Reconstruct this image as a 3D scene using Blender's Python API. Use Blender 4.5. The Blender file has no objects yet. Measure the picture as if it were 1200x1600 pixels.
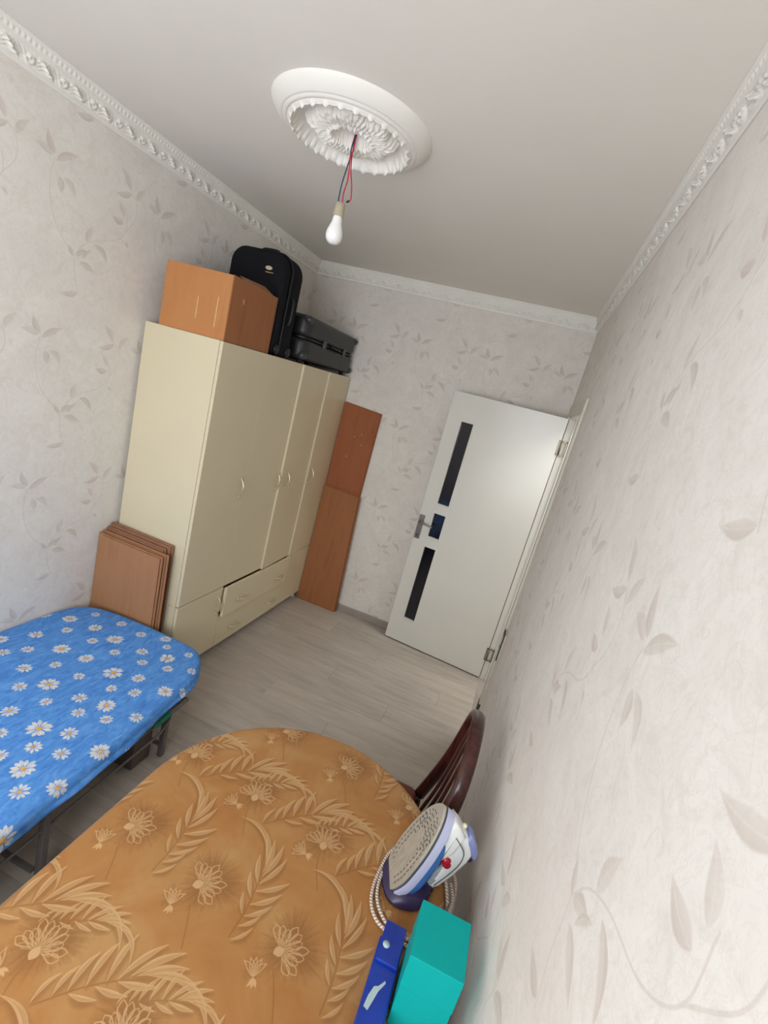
import bpy, bmesh, math, random
import numpy as np
from mathutils import Vector, Matrix, noise as mnoise

random.seed(7)
SC = bpy.context.scene
COL = SC.collection
PI = math.pi

# ------------------------------------------------------------------ camera
cam_data = bpy.data.cameras.new('camera')
cam_data.sensor_fit = 'HORIZONTAL'
cam_data.sensor_width = 36.0
cam_data.lens = 754.0 / 1200.0 * 36.0
cam_data.clip_start = 0.02
cam = bpy.data.objects.new('camera', cam_data)
cam.location = (1.9231, -3.6897, 1.8805)
cam.rotation_euler = (1.3241, -0.2554, 0.3042)
COL.objects.link(cam)
SC.camera = cam

# ------------------------------------------------------------------ light and exposure
SC.view_settings.view_transform = 'Standard'
SC.view_settings.look = 'None'
SC.view_settings.gamma = 1.0
SC.view_settings.exposure = 0.0
SC.view_settings.use_curve_mapping = False
SC.cycles.max_bounces = 10
SC.cycles.diffuse_bounces = 7
SC.cycles.caustics_reflective = False
SC.cycles.caustics_refractive = False

world = bpy.data.worlds.new('daylight')
SC.world = world
world.use_nodes = True
wn = world.node_tree
wn.nodes['Background'].inputs['Color'].default_value = (0.85, 0.92, 1.0, 1)
wn.nodes['Background'].inputs['Strength'].default_value = 1.0


def area_light(name, loc, target, sx, sy, power, color):
    d = bpy.data.lights.new(name, 'AREA')
    d.shape = 'RECTANGLE'
    d.size = sx
    d.size_y = sy
    d.energy = power
    d.color = color
    o = bpy.data.objects.new(name, d)
    o.location = loc
    o.rotation_euler = (Vector(target) - Vector(loc)).to_track_quat('-Z', 'Y').to_euler()
    COL.objects.link(o)
    return o


# the daylight of the window behind the camera: sky light falling in, and the weaker light
# that the ground outside throws up through the same opening
YF = -4.60                      # inner face of the window wall
WX0, WX1, WZ_0, WZ_1 = 0.50, 2.05, 0.78, 2.50   # window opening
area_light('window_sky_light', ((WX0 + WX1) / 2, YF - 0.20, 1.95), (-0.5, -2.6, 0.7), WX1 - WX0, 1.0, 38.5, (0.915, 0.965, 1.0))
area_light('window_ground_light', ((WX0 + WX1) / 2, YF - 0.18, 1.25), (0.1, -2.2, 2.3), WX1 - WX0, 0.9, 30.5, (0.965, 0.99, 0.97))
# added fill light, unseen in the hallway, brightening the far end of the room
area_light('hallway_fill_light', (2.90, -0.6, 2.6), (2.90, -0.6, 0.0), 0.7, 1.6, 36.0, (0.97, 0.985, 0.97))

# ------------------------------------------------------------------ materials
MATS = {}


def srgb(r, g, b):
    def f(c):
        c /= 255.0
        return c / 12.92 if c <= 0.04045 else ((c + 0.055) / 1.055) ** 2.4
    return (f(r), f(g), f(b), 1.0)


class NT:
    """small helper around one node tree"""

    def __init__(self, m):
        m.use_nodes = True
        self.t = m.node_tree
        self.b = self.t.nodes['Principled BSDF']

    def n(self, kind, **kw):
        x = self.t.nodes.new(kind)
        for k, v in kw.items():
            setattr(x, k, v)
        return x

    def l(self, a, b):
        self.t.links.new(a, b)

    def coords(self, out='Object', scale=(1, 1, 1), rot=(0, 0, 0), loc=(0, 0, 0)):
        c = self.n('ShaderNodeTexCoord')
        mp = self.n('ShaderNodeMapping')
        mp.inputs['Scale'].default_value = scale
        mp.inputs['Rotation'].default_value = rot
        mp.inputs['Location'].default_value = loc
        self.l(c.outputs[out], mp.inputs['Vector'])
        return mp.outputs[0]

    def noise(self, vec, scale, detail=3, rough=0.55, dist=0.0):
        x = self.n('ShaderNodeTexNoise')
        x.inputs['Scale'].default_value = scale
        x.inputs['Detail'].default_value = detail
        x.inputs['Roughness'].default_value = rough
        x.inputs['Distortion'].default_value = dist
        self.l(vec, x.inputs['Vector'])
        return x.outputs['Fac']

    def ramp(self, fac, stops):
        r = self.n('ShaderNodeValToRGB')
        e = r.color_ramp.elements
        while len(e) < len(stops):
            e.new(0.5)
        for i, (p, c) in enumerate(stops):
            e[i].position = p
            e[i].color = c
        self.l(fac, r.inputs[0])
        return r.outputs[0]

    def mix(self, fac, a, b, mode='MIX'):
        x = self.n('ShaderNodeMix', data_type='RGBA', blend_type=mode)
        for val, sock in ((fac, x.inputs[0]), (a, x.inputs[6]), (b, x.inputs[7])):
            if hasattr(val, 'links'):
                self.l(val, sock)
            else:
                sock.default_value = val
        return x.outputs[2]

    def math(self, op, a, b=0.0, clamp=False):
        x = self.n('ShaderNodeMath', operation=op, use_clamp=clamp)
        for val, sock in ((a, x.inputs[0]), (b, x.inputs[1])):
            if hasattr(val, 'links'):
                self.l(val, sock)
            else:
                sock.default_value = val
        return x.outputs[0]

    def bump(self, h, strength=0.3, dist=0.002):
        x = self.n('ShaderNodeBump')
        x.inputs['Strength'].default_value = strength
        x.inputs['Distance'].default_value = dist
        self.l(h, x.inputs['Height'])
        self.l(x.outputs[0], self.b.inputs['Normal'])

    def set(self, col=None, rough=None, metal=None, spec=None):
        if col is not None:
            if hasattr(col, 'links'):
                self.l(col, self.b.inputs['Base Color'])
            else:
                self.b.inputs['Base Color'].default_value = col
        if rough is not None:
            self.b.inputs['Roughness'].default_value = rough
        if metal is not None:
            self.b.inputs['Metallic'].default_value = metal
        if spec is not None:
            self.b.inputs['Specular IOR Level'].default_value = spec


def newmat(name):
    m = bpy.data.materials.new(name)
    MATS[name] = m
    return NT(m)


def mottled(name, c, rough=0.5, var=0.06, scale=12, metal=0.0, bump=0.0, spec=0.5, bscale=120):
    """plain colour with a faint noise variation, made of nodes"""
    t = newmat(name)
    v = t.coords()
    f = t.noise(v, scale)
    lo = tuple(x * (1 - var) for x in c[:3]) + (1,)
    hi = tuple(min(1, x * (1 + var)) for x in c[:3]) + (1,)
    t.set(t.ramp(f, [(0.3, lo), (0.7, hi)]), rough, metal, spec)
    if bump:
        t.bump(t.noise(v, bscale, 4), bump)
    return MATS[name]


# ---- pattern drawing: computed prints (wallpaper vine, brocade, daisies)
class Canvas:
    def __init__(self, w_m, h_m, res, ch=2, wrap=False):
        self.res = res
        self.W = int(round(w_m * res))
        self.H = int(round(h_m * res))
        self.a = np.zeros((ch, self.H, self.W), np.float32)
        self.wrap = wrap

    def region(self, x0, y0, x1, y1):
        r = self.res
        i0, i1 = int(math.floor(x0 * r)), int(math.ceil(x1 * r)) + 1
        j0, j1 = int(math.floor(y0 * r)), int(math.ceil(y1 * r)) + 1
        if not self.wrap:
            i0, j0, i1, j1 = max(i0, 0), max(j0, 0), min(i1, self.W), min(j1, self.H)
            if i1 <= i0 or j1 <= j0:
                return None
        ii = np.arange(i0, i1)
        jj = np.arange(j0, j1)
        X, Y = np.meshgrid((ii + 0.5) / r, (jj + 0.5) / r)
        if self.wrap:
            ii = ii % self.W
            jj = jj % self.H
        return X, Y, np.ix_(jj, ii)

    def put(self, ch, idx, m, op='max'):
        cur = self.a[ch][idx]
        if op == 'max':
            self.a[ch][idx] = np.maximum(cur, m)
        else:
            self.a[ch][idx] = cur * (1 - m)

    def leaf(self, p, q, w, bend=0.0, ch=0, val=1.0, outline=0.0, soft=1.5, vein=0.0, peak=0.45, grad=0.0):
        """pointed leaf from p to q, w half width, bend sideways as a share of the length"""
        L = math.hypot(q[0] - p[0], q[1] - p[1]) + 1e-9
        c, s = (q[0] - p[0]) / L, (q[1] - p[1]) / L
        m = w + abs(bend) * L + 0.003
        g = self.region(min(p[0], q[0]) - m, min(p[1], q[1]) - m, max(p[0], q[0]) + m, max(p[1], q[1]) + m)
        if g is None:
            return
        X, Y, idx = g
        u = ((X - p[0]) * c + (Y - p[1]) * s) / L
        v = -(X - p[0]) * s + (Y - p[1]) * c
        v = v - bend * L * 4 * u * (1 - u)
        uc = np.clip(u, 0, 1)
        k = math.log(0.5) / math.log(peak)
        hw = w * np.sin(np.pi * uc ** k) ** 1.12
        e = soft / self.res
        d = hw - np.abs(v)
        if outline:
            mk = np.clip(1 - np.abs(d - outline * 0.5) / (outline * 0.5 + e * 0.5), 0, 1)
        else:
            mk = np.clip(d / e + 0.5, 0, 1)
        mk = mk * ((u > 0) & (u < 1))
        if vein:
            mk = mk * (1 - vein * np.clip(1 - np.abs(v) / (0.0008 + w * 0.08), 0, 1))
        if grad:
            mk = mk * (1 - grad + grad * np.clip(0.5 + v / (w + 1e-6) * 0.5, 0, 1))
        self.put(ch, idx, (mk * val).astype(np.float32))

    def stroke(self, pts, w, ch=0, val=1.0, n=24):
        P = spline(pts, n)
        for a, b in zip(P[:-1], P[1:]):
            g = self.region(min(a[0], b[0]) - w * 2, min(a[1], b[1]) - w * 2, max(a[0], b[0]) + w * 2, max(a[1], b[1]) + w * 2)
            if g is None:
                continue
            X, Y, idx = g
            dx, dy = b[0] - a[0], b[1] - a[1]
            L2 = dx * dx + dy * dy + 1e-12
            t = np.clip(((X - a[0]) * dx + (Y - a[1]) * dy) / L2, 0, 1)
            d = np.hypot(X - a[0] - t * dx, Y - a[1] - t * dy)
            self.put(ch, idx, (np.clip((w - d) * self.res / 1.5 + 0.5, 0, 1) * val).astype(np.float32))

    def blob(self, c, r, ch, val, jag=0.25, freq=17, soft=0.35, seed=0):
        g = self.region(c[0] - r * 1.6, c[1] - r * 1.6, c[0] + r * 1.6, c[1] + r * 1.6)
        if g is None:
            return
        X, Y, idx = g
        d = np.hypot(X - c[0], Y - c[1])
        th = np.arctan2(Y - c[1], X - c[0])
        rr = r * (1 + jag * 0.35 * np.sin(freq * th + seed) + jag * 0.35 * np.sin(round(freq * 1.6) * th + 2 * seed) + jag * 0.3 * np.sin(round(freq * 2.7) * th + 5 * seed) + 0.10 * np.sin(3 * th + seed))
        d = d + 0.004 * np.sin(X * 310 + 3 * np.sin(Y * 170 + seed)) * np.sin(Y * 290 + seed)
        self.put(ch, idx, (np.clip((rr - d) / (r * soft), 0, 1) * val).astype(np.float32))

    def image(self, name):
        im = bpy.data.images.new(name, self.W, self.H, alpha=False, float_buffer=False)
        im.colorspace_settings.name = 'Non-Color'
        px = np.ones((self.H, self.W, 4), np.float32)
        px[..., 0:3] = 0
        for k in range(self.a.shape[0]):
            px[..., k] = self.a[k]
        im.pixels.foreach_set(px.ravel())
        im.update()
        im.pack()
        return im


def spline(pts, n=24):
    P = [np.array(p, float) for p in pts]
    if len(P) < 3:
        return [P[0] + (P[-1] - P[0]) * k / n for k in range(n + 1)]
    P = [2 * P[0] - P[1]] + P + [2 * P[-1] - P[-2]]
    out = []
    per = max(2, n // (len(P) - 3))
    for i in range(1, len(P) - 2):
        for k in range(per):
            t = k / per
            a, b, c, d = P[i - 1], P[i], P[i + 1], P[i + 2]
            out.append(0.5 * (2 * b + (c - a) * t + (2 * a - 5 * b + 4 * c - d) * t * t + (3 * b - a - 3 * c + d) * t ** 3))
    out.append(P[-2])
    return out


TILE_W, TILE_H = 0.53, 0.655


def wallpaper_canvas():
    cv = Canvas(TILE_W, TILE_H, 1600, 2, wrap=True)
    leaves = [(-0.008, -0.011, -0.081, 0.003, .013, -.12), (0.0, -0.004, -0.035, 0.067, .013, .1), (0.006, -0.021, 0.099, 0.033, .013, .08),
              (0.025, -0.068, 0.035, -0.126, .014, .08), (0.039, -0.065, 0.097, -0.118, .012, .2), (0.112, -0.328, 0.083, -0.291, .009, 0),
              (0.12, -0.323, 0.187, -0.292, .012, .1), (0.138, -0.342, 0.221, -0.368, .013, .05), (0.165, -0.259, 0.187, -0.186, .014, .08),
              (0.202, -0.253, 0.272, -0.316, .012, .2), (0.145, -0.467, 0.065, -0.483, .012, .05), (0.351, -0.192, 0.374, -0.212, .007, 0),
              (0.335, -0.092, 0.297, -0.043, .012, -.1), (0.332, -0.119, 0.27, -0.111, .013, .1), (0.359, 0.012, 0.273, -0.016, .012, .1),
              (0.351, 0.021, 0.286, 0.09, .013, -.15), (0.387, -0.008, 0.433, 0.056, .013, .1), (0.152, -0.326, 0.192, -0.278, .007, .1)]
    stems = [[(0.0, -0.018), (-0.012, -0.083), (-0.003, -0.163), (0.025, -0.235), (0.07, -0.29), (0.112, -0.328), (0.126, -0.409), (0.151, -0.472)],
             [(0.112, -0.328), (0.147, -0.276), (0.209, -0.235), (0.3, -0.202), (0.349, -0.149), (0.346, -0.08)],
             [(0.349, -0.149), (0.392, -0.084), (0.389, -0.02), (0.359, 0.012)]]
    ox, oy = 0.1, 0.5
    for k, (a, b, c, d, w, be) in enumerate(leaves):
        cv.leaf((a + ox, b + oy), (c + ox, d + oy), w * 1.05, be * 0.8, 0, 0.7 + 0.3 * ((k * 7) % 4) / 3, soft=5, vein=0.35, grad=0.55, peak=0.40)
    for st in stems:
        cv.stroke([(x + ox, y + oy) for x, y in st], 0.0016, 0, 0.5, 30)
    rng = random.Random(3)
    for k in range(26):  # the faint scribbled twigs of the ground
        x, y = rng.random() * TILE_W, rng.random() * TILE_H
        a = rng.random() * 6.28
        l = 0.02 + rng.random() * 0.04
        cv.stroke([(x, y), (x + l * math.cos(a) * .5, y + l * math.sin(a) * .5 + .008), (x + l * math.cos(a + .5), y + l * math.sin(a + .5))], 0.0009, 1, 0.6, 10)
        cv.leaf((x, y), (x + .018 * math.cos(a + 1), y + .018 * math.sin(a + 1)), .004, .1, 1, .5, soft=3)
    return cv.image('wallpaper_vine_print')


def wallpaper_material():
    t = newmat('wallpaper')
    im = wallpaper_canvas()
    uv = t.n('ShaderNodeUVMap')
    it = t.n('ShaderNodeTexImage', image=im, extension='REPEAT', interpolation='Cubic')
    t.l(uv.outputs[0], it.inputs[0])
    sep = t.n('ShaderNodeSeparateColor')
    t.l(it.outputs[0], sep.inputs[0])
    o = t.coords()
    n1 = t.noise(o, 5, 5, 0.65, 1.2)
    n2 = t.noise(o, 26, 5, 0.7, 1.5)
    base = t.ramp(n1, [(0.35, srgb(229, 226, 221)), (0.65, srgb(222, 217, 212))])
    crack = t.ramp(n2, [(0.47, (0, 0, 0, 1)), (0.5, (1, 1, 1, 1)), (0.53, (0, 0, 0, 1))])
    base = t.mix(t.math('MULTIPLY', crack, 0.30), base, srgb(204, 196, 186))
    n3 = t.noise(o, 11, 6, 0.75, 2.5)
    base = t.mix(t.math('MULTIPLY', t.ramp(n3, [(0.50, (0, 0, 0, 1)), (0.62, (1, 1, 1, 1))]), 0.30), base, srgb(206, 198, 190))
    leafc = t.ramp(n1, [(0.3, srgb(192, 182, 170)), (0.7, srgb(196, 181, 174))])
    c = t.mix(t.math('MULTIPLY', sep.outputs[0], 0.78), base, leafc)
    c = t.mix(t.math('MULTIPLY', sep.outputs[1], 0.30), c, srgb(196, 180, 172))
    t.set(c, 0.82, spec=0.25)
    t.bump(t.math('ADD', n2, t.math('MULTIPLY', sep.outputs[0], 0.5)), 0.25, 0.001)


wallpaper_material()
mottled('ceiling_paint', srgb(234, 231, 224), 0.9, 0.012, 3)
mottled('plaster', srgb(236, 234, 228), 0.6, 0.02, 6)
mottled('white_lacquer', srgb(216, 215, 209), 0.24, 0.015, 4)
mottled('cream_trim', srgb(205, 200, 188), 0.5, 0.02, 8)
mottled('cream_laminate', srgb(212, 200, 172), 0.36, 0.02, 3)
mottled('cream_edge', srgb(228, 216, 188), 0.4, 0.02, 6)
mottled('dark_gap', srgb(70, 62, 52), 0.8, 0.05)
mottled('dark_glass', srgb(16, 17, 27), 0.08, 0.02, spec=0.6)
mottled('brushed_metal', srgb(140, 132, 122), 0.32, 0.06, 30, metal=0.9)
mottled('hinge_metal', srgb(140, 130, 112), 0.4, 0.06, 30, metal=0.8)
mottled('pearl_metal', srgb(214, 205, 180), 0.25, 0.04, 30, metal=0.55)
mottled('black_fabric', srgb(19, 20, 26), 0.85, 0.2, 60, bump=0.3, spec=0.2, bscale=400)
mottled('black_trim', srgb(14, 14, 18), 0.5, 0.1, 20)
mottled('dark_plastic', srgb(40, 41, 42), 0.45, 0.08, 8)
mottled('grey_plastic', srgb(60, 62, 64), 0.4, 0.08, 8)
mottled('white_bulb', srgb(240, 240, 240), 0.3, 0.01)
mottled('socket_beige', srgb(176, 166, 142), 0.6, 0.08, 30)
mottled('red_wire', srgb(182, 42, 66), 0.45, 0.05)
mottled('blue_wire', srgb(34, 62, 92), 0.45, 0.05)
mottled('black_tape', srgb(30, 34, 34), 0.6, 0.05)
mottled('bed_metal', srgb(112, 106, 104), 0.5, 0.08, 20, metal=0.3)
mottled('mattress_ticking', srgb(176, 164, 146), 0.9, 0.15, 18)
mottled('green_cloth', srgb(32, 110, 92), 0.85, 0.3, 60)
mottled('under_bed_board', srgb(96, 84, 78), 0.7, 0.08, 10)
mottled('iron_white', srgb(226, 228, 228), 0.28, 0.01)
mottled('iron_lilac', srgb(188, 192, 222), 0.25, 0.02)
mottled('iron_blue', srgb(50, 112, 186), 0.2, 0.06, 20)
mottled('iron_purple', srgb(46, 34, 68), 0.35, 0.05)
mottled('iron_lavender', srgb(132, 140, 190), 0.2, 0.08, 25)
mottled('iron_red', srgb(176, 14, 40), 0.3, 0.05)
mottled('iron_grey', srgb(150, 160, 164), 0.35, 0.04)
mottled('iron_line', srgb(70, 74, 84), 0.4, 0.04)
mottled('spray_cream', srgb(232, 226, 196), 0.35, 0.02)
mottled('vent_dark', srgb(70, 68, 66), 0.7, 0.1)
mottled('teal_card', srgb(0, 160, 158), 0.6, 0.03, 10, spec=0.2)
mottled('sticker_grey', srgb(178, 196, 200), 0.6, 0.06, 60)
mottled('window_white', srgb(235, 235, 232), 0.4, 0.01)
mottled('hall_paint', srgb(190, 180, 165), 0.8, 0.03)

t = newmat('floor_plank')  # grey laminate, one tone per plank
v = t.coords('Object', (1.2, 9, 1))
oi = t.n('ShaderNodeObjectInfo')
comb = t.n('ShaderNodeVectorMath', operation='ADD')
sc_ = t.n('ShaderNodeVectorMath', operation='SCALE')
mpc = t.n('ShaderNodeCombineXYZ')
t.l(oi.outputs['Random'], mpc.inputs[0]); t.l(oi.outputs['Random'], mpc.inputs[1])
t.l(mpc.outputs[0], sc_.inputs[0]); sc_.inputs['Scale'].default_value = 40
t.l(v, comb.inputs[0]); t.l(sc_.outputs[0], comb.inputs[1])
n1 = t.noise(comb.outputs[0], 2.2, 6, 0.62, 0.6)
n2 = t.noise(comb.outputs[0], 9.0, 5, 0.7, 0.3)
g = t.ramp(n1, [(0.25, srgb(168, 161, 154)), (0.5, srgb(186, 179, 172)), (0.75, srgb(202, 195, 187))])
g = t.mix(t.math('MULTIPLY', n2, 0.35), g, srgb(150, 141, 133))
tone = t.ramp(oi.outputs['Random'], [(0.0, srgb(240, 237, 234)), (1.0, srgb(255, 252, 248))])
t.set(t.mix(1.0, g, tone, 'MULTIPLY'), 0.42, spec=0.4)
t.bump(n2, 0.12, 0.001)

t = newmat('baseboard_laminate')
v = t.coords('Object', (1, 1, 12))
t.set(t.ramp(t.noise(v, 4, 4), [(0.3, srgb(140, 130, 124)), (0.7, srgb(168, 158, 150))]), 0.5)


def cardboard(name, a, b, c):
    t = newmat(name)
    v = t.coords('Object', (9, 9, 1.2))
    f = t.noise(v, 1.6, 3, 0.5, 0.2)
    w = t.coords('Object')
    f2 = t.noise(w, 90, 3)
    col = t.ramp(f, [(0.3, a), (0.55, b), (0.75, c)])
    col = t.mix(t.math('MULTIPLY', f2, 0.12), col, srgb(90, 60, 40))
    t.set(col, 0.62, spec=0.35)
    t.bump(t.noise(w, 14, 2), 0.15, 0.004)


cardboard('cardboard_orange', srgb(184, 124, 74), srgb(190, 130, 80), srgb(178, 116, 68))
cardboard('cardboard_brown', srgb(152, 98, 60), srgb(160, 104, 66), srgb(144, 90, 54))
cardboard('cardboard_red', srgb(152, 86, 50), srgb(158, 92, 56), srgb(140, 76, 44))
cardboard('cardboard_dull', srgb(158, 112, 80), srgb(166, 120, 86), srgb(148, 102, 72))
cardboard('cardboard_edge', srgb(142, 100, 76), srgb(150, 108, 84), srgb(132, 92, 70))
mottled('parcel_tape', srgb(206, 168, 120), 0.25, 0.08, 40)

t = newmat('chair_wood')
v = t.coords('Object', (8, 8, 1.5))
t.set(t.ramp(t.noise(v, 6, 4), [(0.3, srgb(48, 20, 18)), (0.7, srgb(78, 38, 32))]), 0.22, spec=0.6)
t = newmat('chair_seat_cloth')
v = t.coords('Object')
t.set(t.ramp(t.noise(v, 30, 4, 0.6, 2.0), [(0.35, srgb(78, 34, 28)), (0.5, srgb(120, 58, 44)), (0.65, srgb(92, 42, 34))]), 0.6)

t = newmat('blue_plastic')
v = t.coords('Object')
t.set(t.ramp(t.noise(v, 9, 3), [(0.3, srgb(18, 44, 138)), (0.7, srgb(24, 66, 178))]), 0.22, spec=0.6)

t = newmat('soleplate_metal')
v = t.coords('Object', (20, 20, 3))
t.set(t.ramp(t.noise(v, 6, 5, 0.7), [(0.3, srgb(160, 154, 142)), (0.7, srgb(190, 185, 173))]), 0.42, 0.35)

t = newmat('braided_cord')
uvn = t.n('ShaderNodeUVMap')
sp = t.n('ShaderNodeSeparateXYZ')
t.l(uvn.outputs[0], sp.inputs[0])
ph = t.math('ADD', t.math('MULTIPLY', sp.outputs[0], 900.0), t.math('MULTIPLY', sp.outputs[1], 6.283 * 2))
wv = t.math('SINE', ph)
t.set(t.ramp(t.math('MULTIPLY_ADD', wv, 0.5), [(0.0, srgb(226, 216, 204)), (0.35, srgb(214, 204, 192)), (0.5, srgb(172, 148, 134))]), 0.8)
t.bump(wv, 0.6, 0.001)


# ------------------------------------------------------------------ mesh helpers
class MB:
    """collects shapes into one bmesh, then links it as one object"""

    def __init__(self):
        self.b = bmesh.new()
        self.uv = None

    def _add(self, tmp, M=None, smooth=False):
        if M is not None:
            tmp.transform(M)
        me = bpy.data.meshes.new('t')
        tmp.to_mesh(me)
        tmp.free()
        for p in me.polygons:
            p.use_smooth = smooth
        self.b.from_mesh(me)
        bpy.data.meshes.remove(me)
        return self

    def box(self, lo, hi, bev=0.0, M=None, seg=2, smooth=False):
        t = bmesh.new()
        c = [(a + b) / 2 for a, b in zip(lo, hi)]
        s = [abs(b - a) for a, b in zip(lo, hi)]
        bmesh.ops.create_cube(t, size=1.0, matrix=Matrix.Translation(c) @ Matrix.Diagonal((*s, 1)))
        if bev:
            bmesh.ops.bevel(t, geom=t.edges[:], offset=bev, segments=seg, affect='EDGES', profile=0.5)
        return self._add(t, M, smooth)

    def prism(self, pts, h0, h1, M=None, bev=0.0, seg=3, smooth=False):
        """outline in xy extruded from z=h0 to h1"""
        t = bmesh.new()
        a = [t.verts.new((x, y, h0)) for x, y in pts]
        f = t.faces.new(a)
        r = bmesh.ops.extrude_face_region(t, geom=[f])
        for vv in r['geom']:
            if isinstance(vv, bmesh.types.BMVert):
                vv.co.z = h1
        bmesh.ops.recalc_face_normals(t, faces=t.faces[:])
        if bev:
            es = [e for e in t.edges if abs(e.verts[0].co.z - e.verts[1].co.z) < 1e-6]
            bmesh.ops.bevel(t, geom=es, offset=bev, segments=seg, affect='EDGES', profile=0.5)
        return self._add(t, M, smooth)

    def tube(self, path, r, seg=10, M=None, n=None, cap=True, flat=None, up=None):
        """swept circle; r a number or a list per point; flat scales the second axis"""
        P = [Vector(p) for p in (spline(path, n) if n else path)]
        if n:
            R = [r if not hasattr(r, '__len__') else float(np.interp(i / (len(P) - 1), np.linspace(0, 1, len(r)), r)) for i in range(len(P))]
        else:
            R = [r if not hasattr(r, '__len__') else r[i] for i in range(len(P))]
        t = bmesh.new()
        uvl = t.loops.layers.uv.new('UVMap')
        rings, acc = [], [0.0]
        T0 = (P[1] - P[0]).normalized()
        u = Vector(up) if up is not None else T0.orthogonal()
        u = (u - T0 * u.dot(T0)).normalized()
        for i, p in enumerate(P):
            T = (P[min(i + 1, len(P) - 1)] - P[max(i - 1, 0)]).normalized()
            u = u - T * u.dot(T)
            u.normalize()
            w = T.cross(u)
            k = 1.0 if flat is None else flat
            rings.append([t.verts.new(p + R[i] * (math.cos(2 * PI * j / seg) * u + k * math.sin(2 * PI * j / seg) * w)) for j in range(seg)])
            if i:
                acc.append(acc[-1] + (P[i] - P[i - 1]).length)
        for i in range(len(P) - 1):
            for j in range(seg):
                f = t.faces.new((rings[i][j], rings[i][(j + 1) % seg], rings[i + 1][(j + 1) % seg], rings[i + 1][j]))
                for lp, (ui, vi) in zip(f.loops, ((i, j), (i, j + 1), (i + 1, j + 1), (i + 1, j))):
                    lp[uvl].uv = (acc[ui], vi / seg)
        if cap:
            t.faces.new(rings[0][::-1])
            t.faces.new(rings[-1])
        return self._add(t, M, True)

    def lathe(self, prof, seg=24, M=None, smooth=True):
        """profile [(r, z)] turned about z"""
        t = bmesh.new()
        rings = []
        for r, z in prof:
            if r < 1e-6:
                rings.append([t.verts.new((0, 0, z))])
            else:
                rings.append([t.verts.new((r * math.cos(2 * PI * j / seg), r * math.sin(2 * PI * j / seg), z)) for j in range(seg)])
        for a, b in zip(rings[:-1], rings[1:]):
            for j in range(seg):
                k = (j + 1) % seg
                vs = [a[j % len(a)], a[k % len(a)], b[k % len(b)], b[j % len(b)]]
                seen = []
                for x in vs:
                    if x not in seen:
                        seen.append(x)
                if len(seen) > 2:
                    t.faces.new(seen)
        bmesh.ops.recalc_face_normals(t, faces=t.faces[:])
        return self._add(t, M, smooth)

    def loft(self, rings, M=None, smooth=True, cap=True, closed=True):
        t = bmesh.new()
        R = [[t.verts.new(p) for p in r] for r in rings]
        n = len(R[0])
        for a, b in zip(R[:-1], R[1:]):
            for j in range(n if closed else n - 1):
                t.faces.new((a[j], a[(j + 1) % n], b[(j + 1) % n], b[j]))
        if cap:
            t.faces.new(R[0][::-1])
            t.faces.new(R[-1])
        bmesh.ops.recalc_face_normals(t, faces=t.faces[:])
        return self._add(t, M, smooth)

    def sphere(self, c, r, scale=(1, 1, 1), M=None, seg=16):
        t = bmesh.new()
        bmesh.ops.create_uvsphere(t, u_segments=seg, v_segments=seg // 2 + 2, radius=r)
        t.transform(Matrix.Translation(c) @ Matrix.Diagonal((*scale, 1)))
        return self._add(t, M, True)

    def build(self, name, mat, parent=None, M=None, auto=False):
        me = bpy.data.meshes.new(name)
        self.b.to_mesh(me)
        self.b.free()
        o = bpy.data.objects.new(name, me)
        me.materials.append(MATS[mat])
        if auto:
            try:
                me.set_sharp_from_angle(angle=math.radians(40))
            except Exception:
                pass
        if parent is not None:
            o.parent = parent
        COL.objects.link(o)
        if M is not None:
            o.matrix_basis = M
        return o


def grid_object(name, V, F, UV, mat, parent=None, smooth=True):
    me = bpy.data.meshes.new(name)
    me.from_pydata([tuple(map(float, v)) for v in V], [], F)
    if UV is not None:
        ul = me.uv_layers.new(name='UVMap')
        idx = np.empty(len(me.loops), np.int32)
        me.loops.foreach_get('vertex_index', idx)
        ul.data.foreach_set('uv', np.asarray(UV, np.float32)[idx].ravel())
    me.polygons.foreach_set('use_smooth', [smooth] * len(me.polygons))
    me.materials.append(MATS[mat])
    o = bpy.data.objects.new(name, me)
    if parent is not None:
        o.parent = parent
    COL.objects.link(o)
    return o


def tag(o, label=None, cat=None, group=None, kind=None):
    if label: o['label'] = label
    if cat: o['category'] = cat
    if group: o['group'] = group
    if kind: o['kind'] = kind
    return o


def thing(name, label, cat, loc=(0, 0, 0), rz=0.0, group=None):
    o = bpy.data.objects.new(name, None)
    o.empty_display_size = 0.1
    o.location = loc
    o.rotation_euler = (0, 0, rz)
    COL.objects.link(o)
    return tag(o, label, cat, group)


def struct(o, label=None):
    return tag(o, label, None, None, 'structure')


def copy_part(o, parent, **kw):
    c = o.copy()
    COL.objects.link(c)
    c.parent = parent
    for k, val in kw.items():
        setattr(c, k, val)
    return c


def T(x, y, z):
    return Matrix.Translation((x, y, z))


# ------------------------------------------------------------------ room shell
W, H = 2.1283, 2.6979
DOOR_Y0, DOOR_Y1 = -0.985, -0.178
LY, RY = 0.0217, 0.008          # the side walls open slightly towards the window


def xl(y): return LY * y
def xr(y): return W - RY * y


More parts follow.
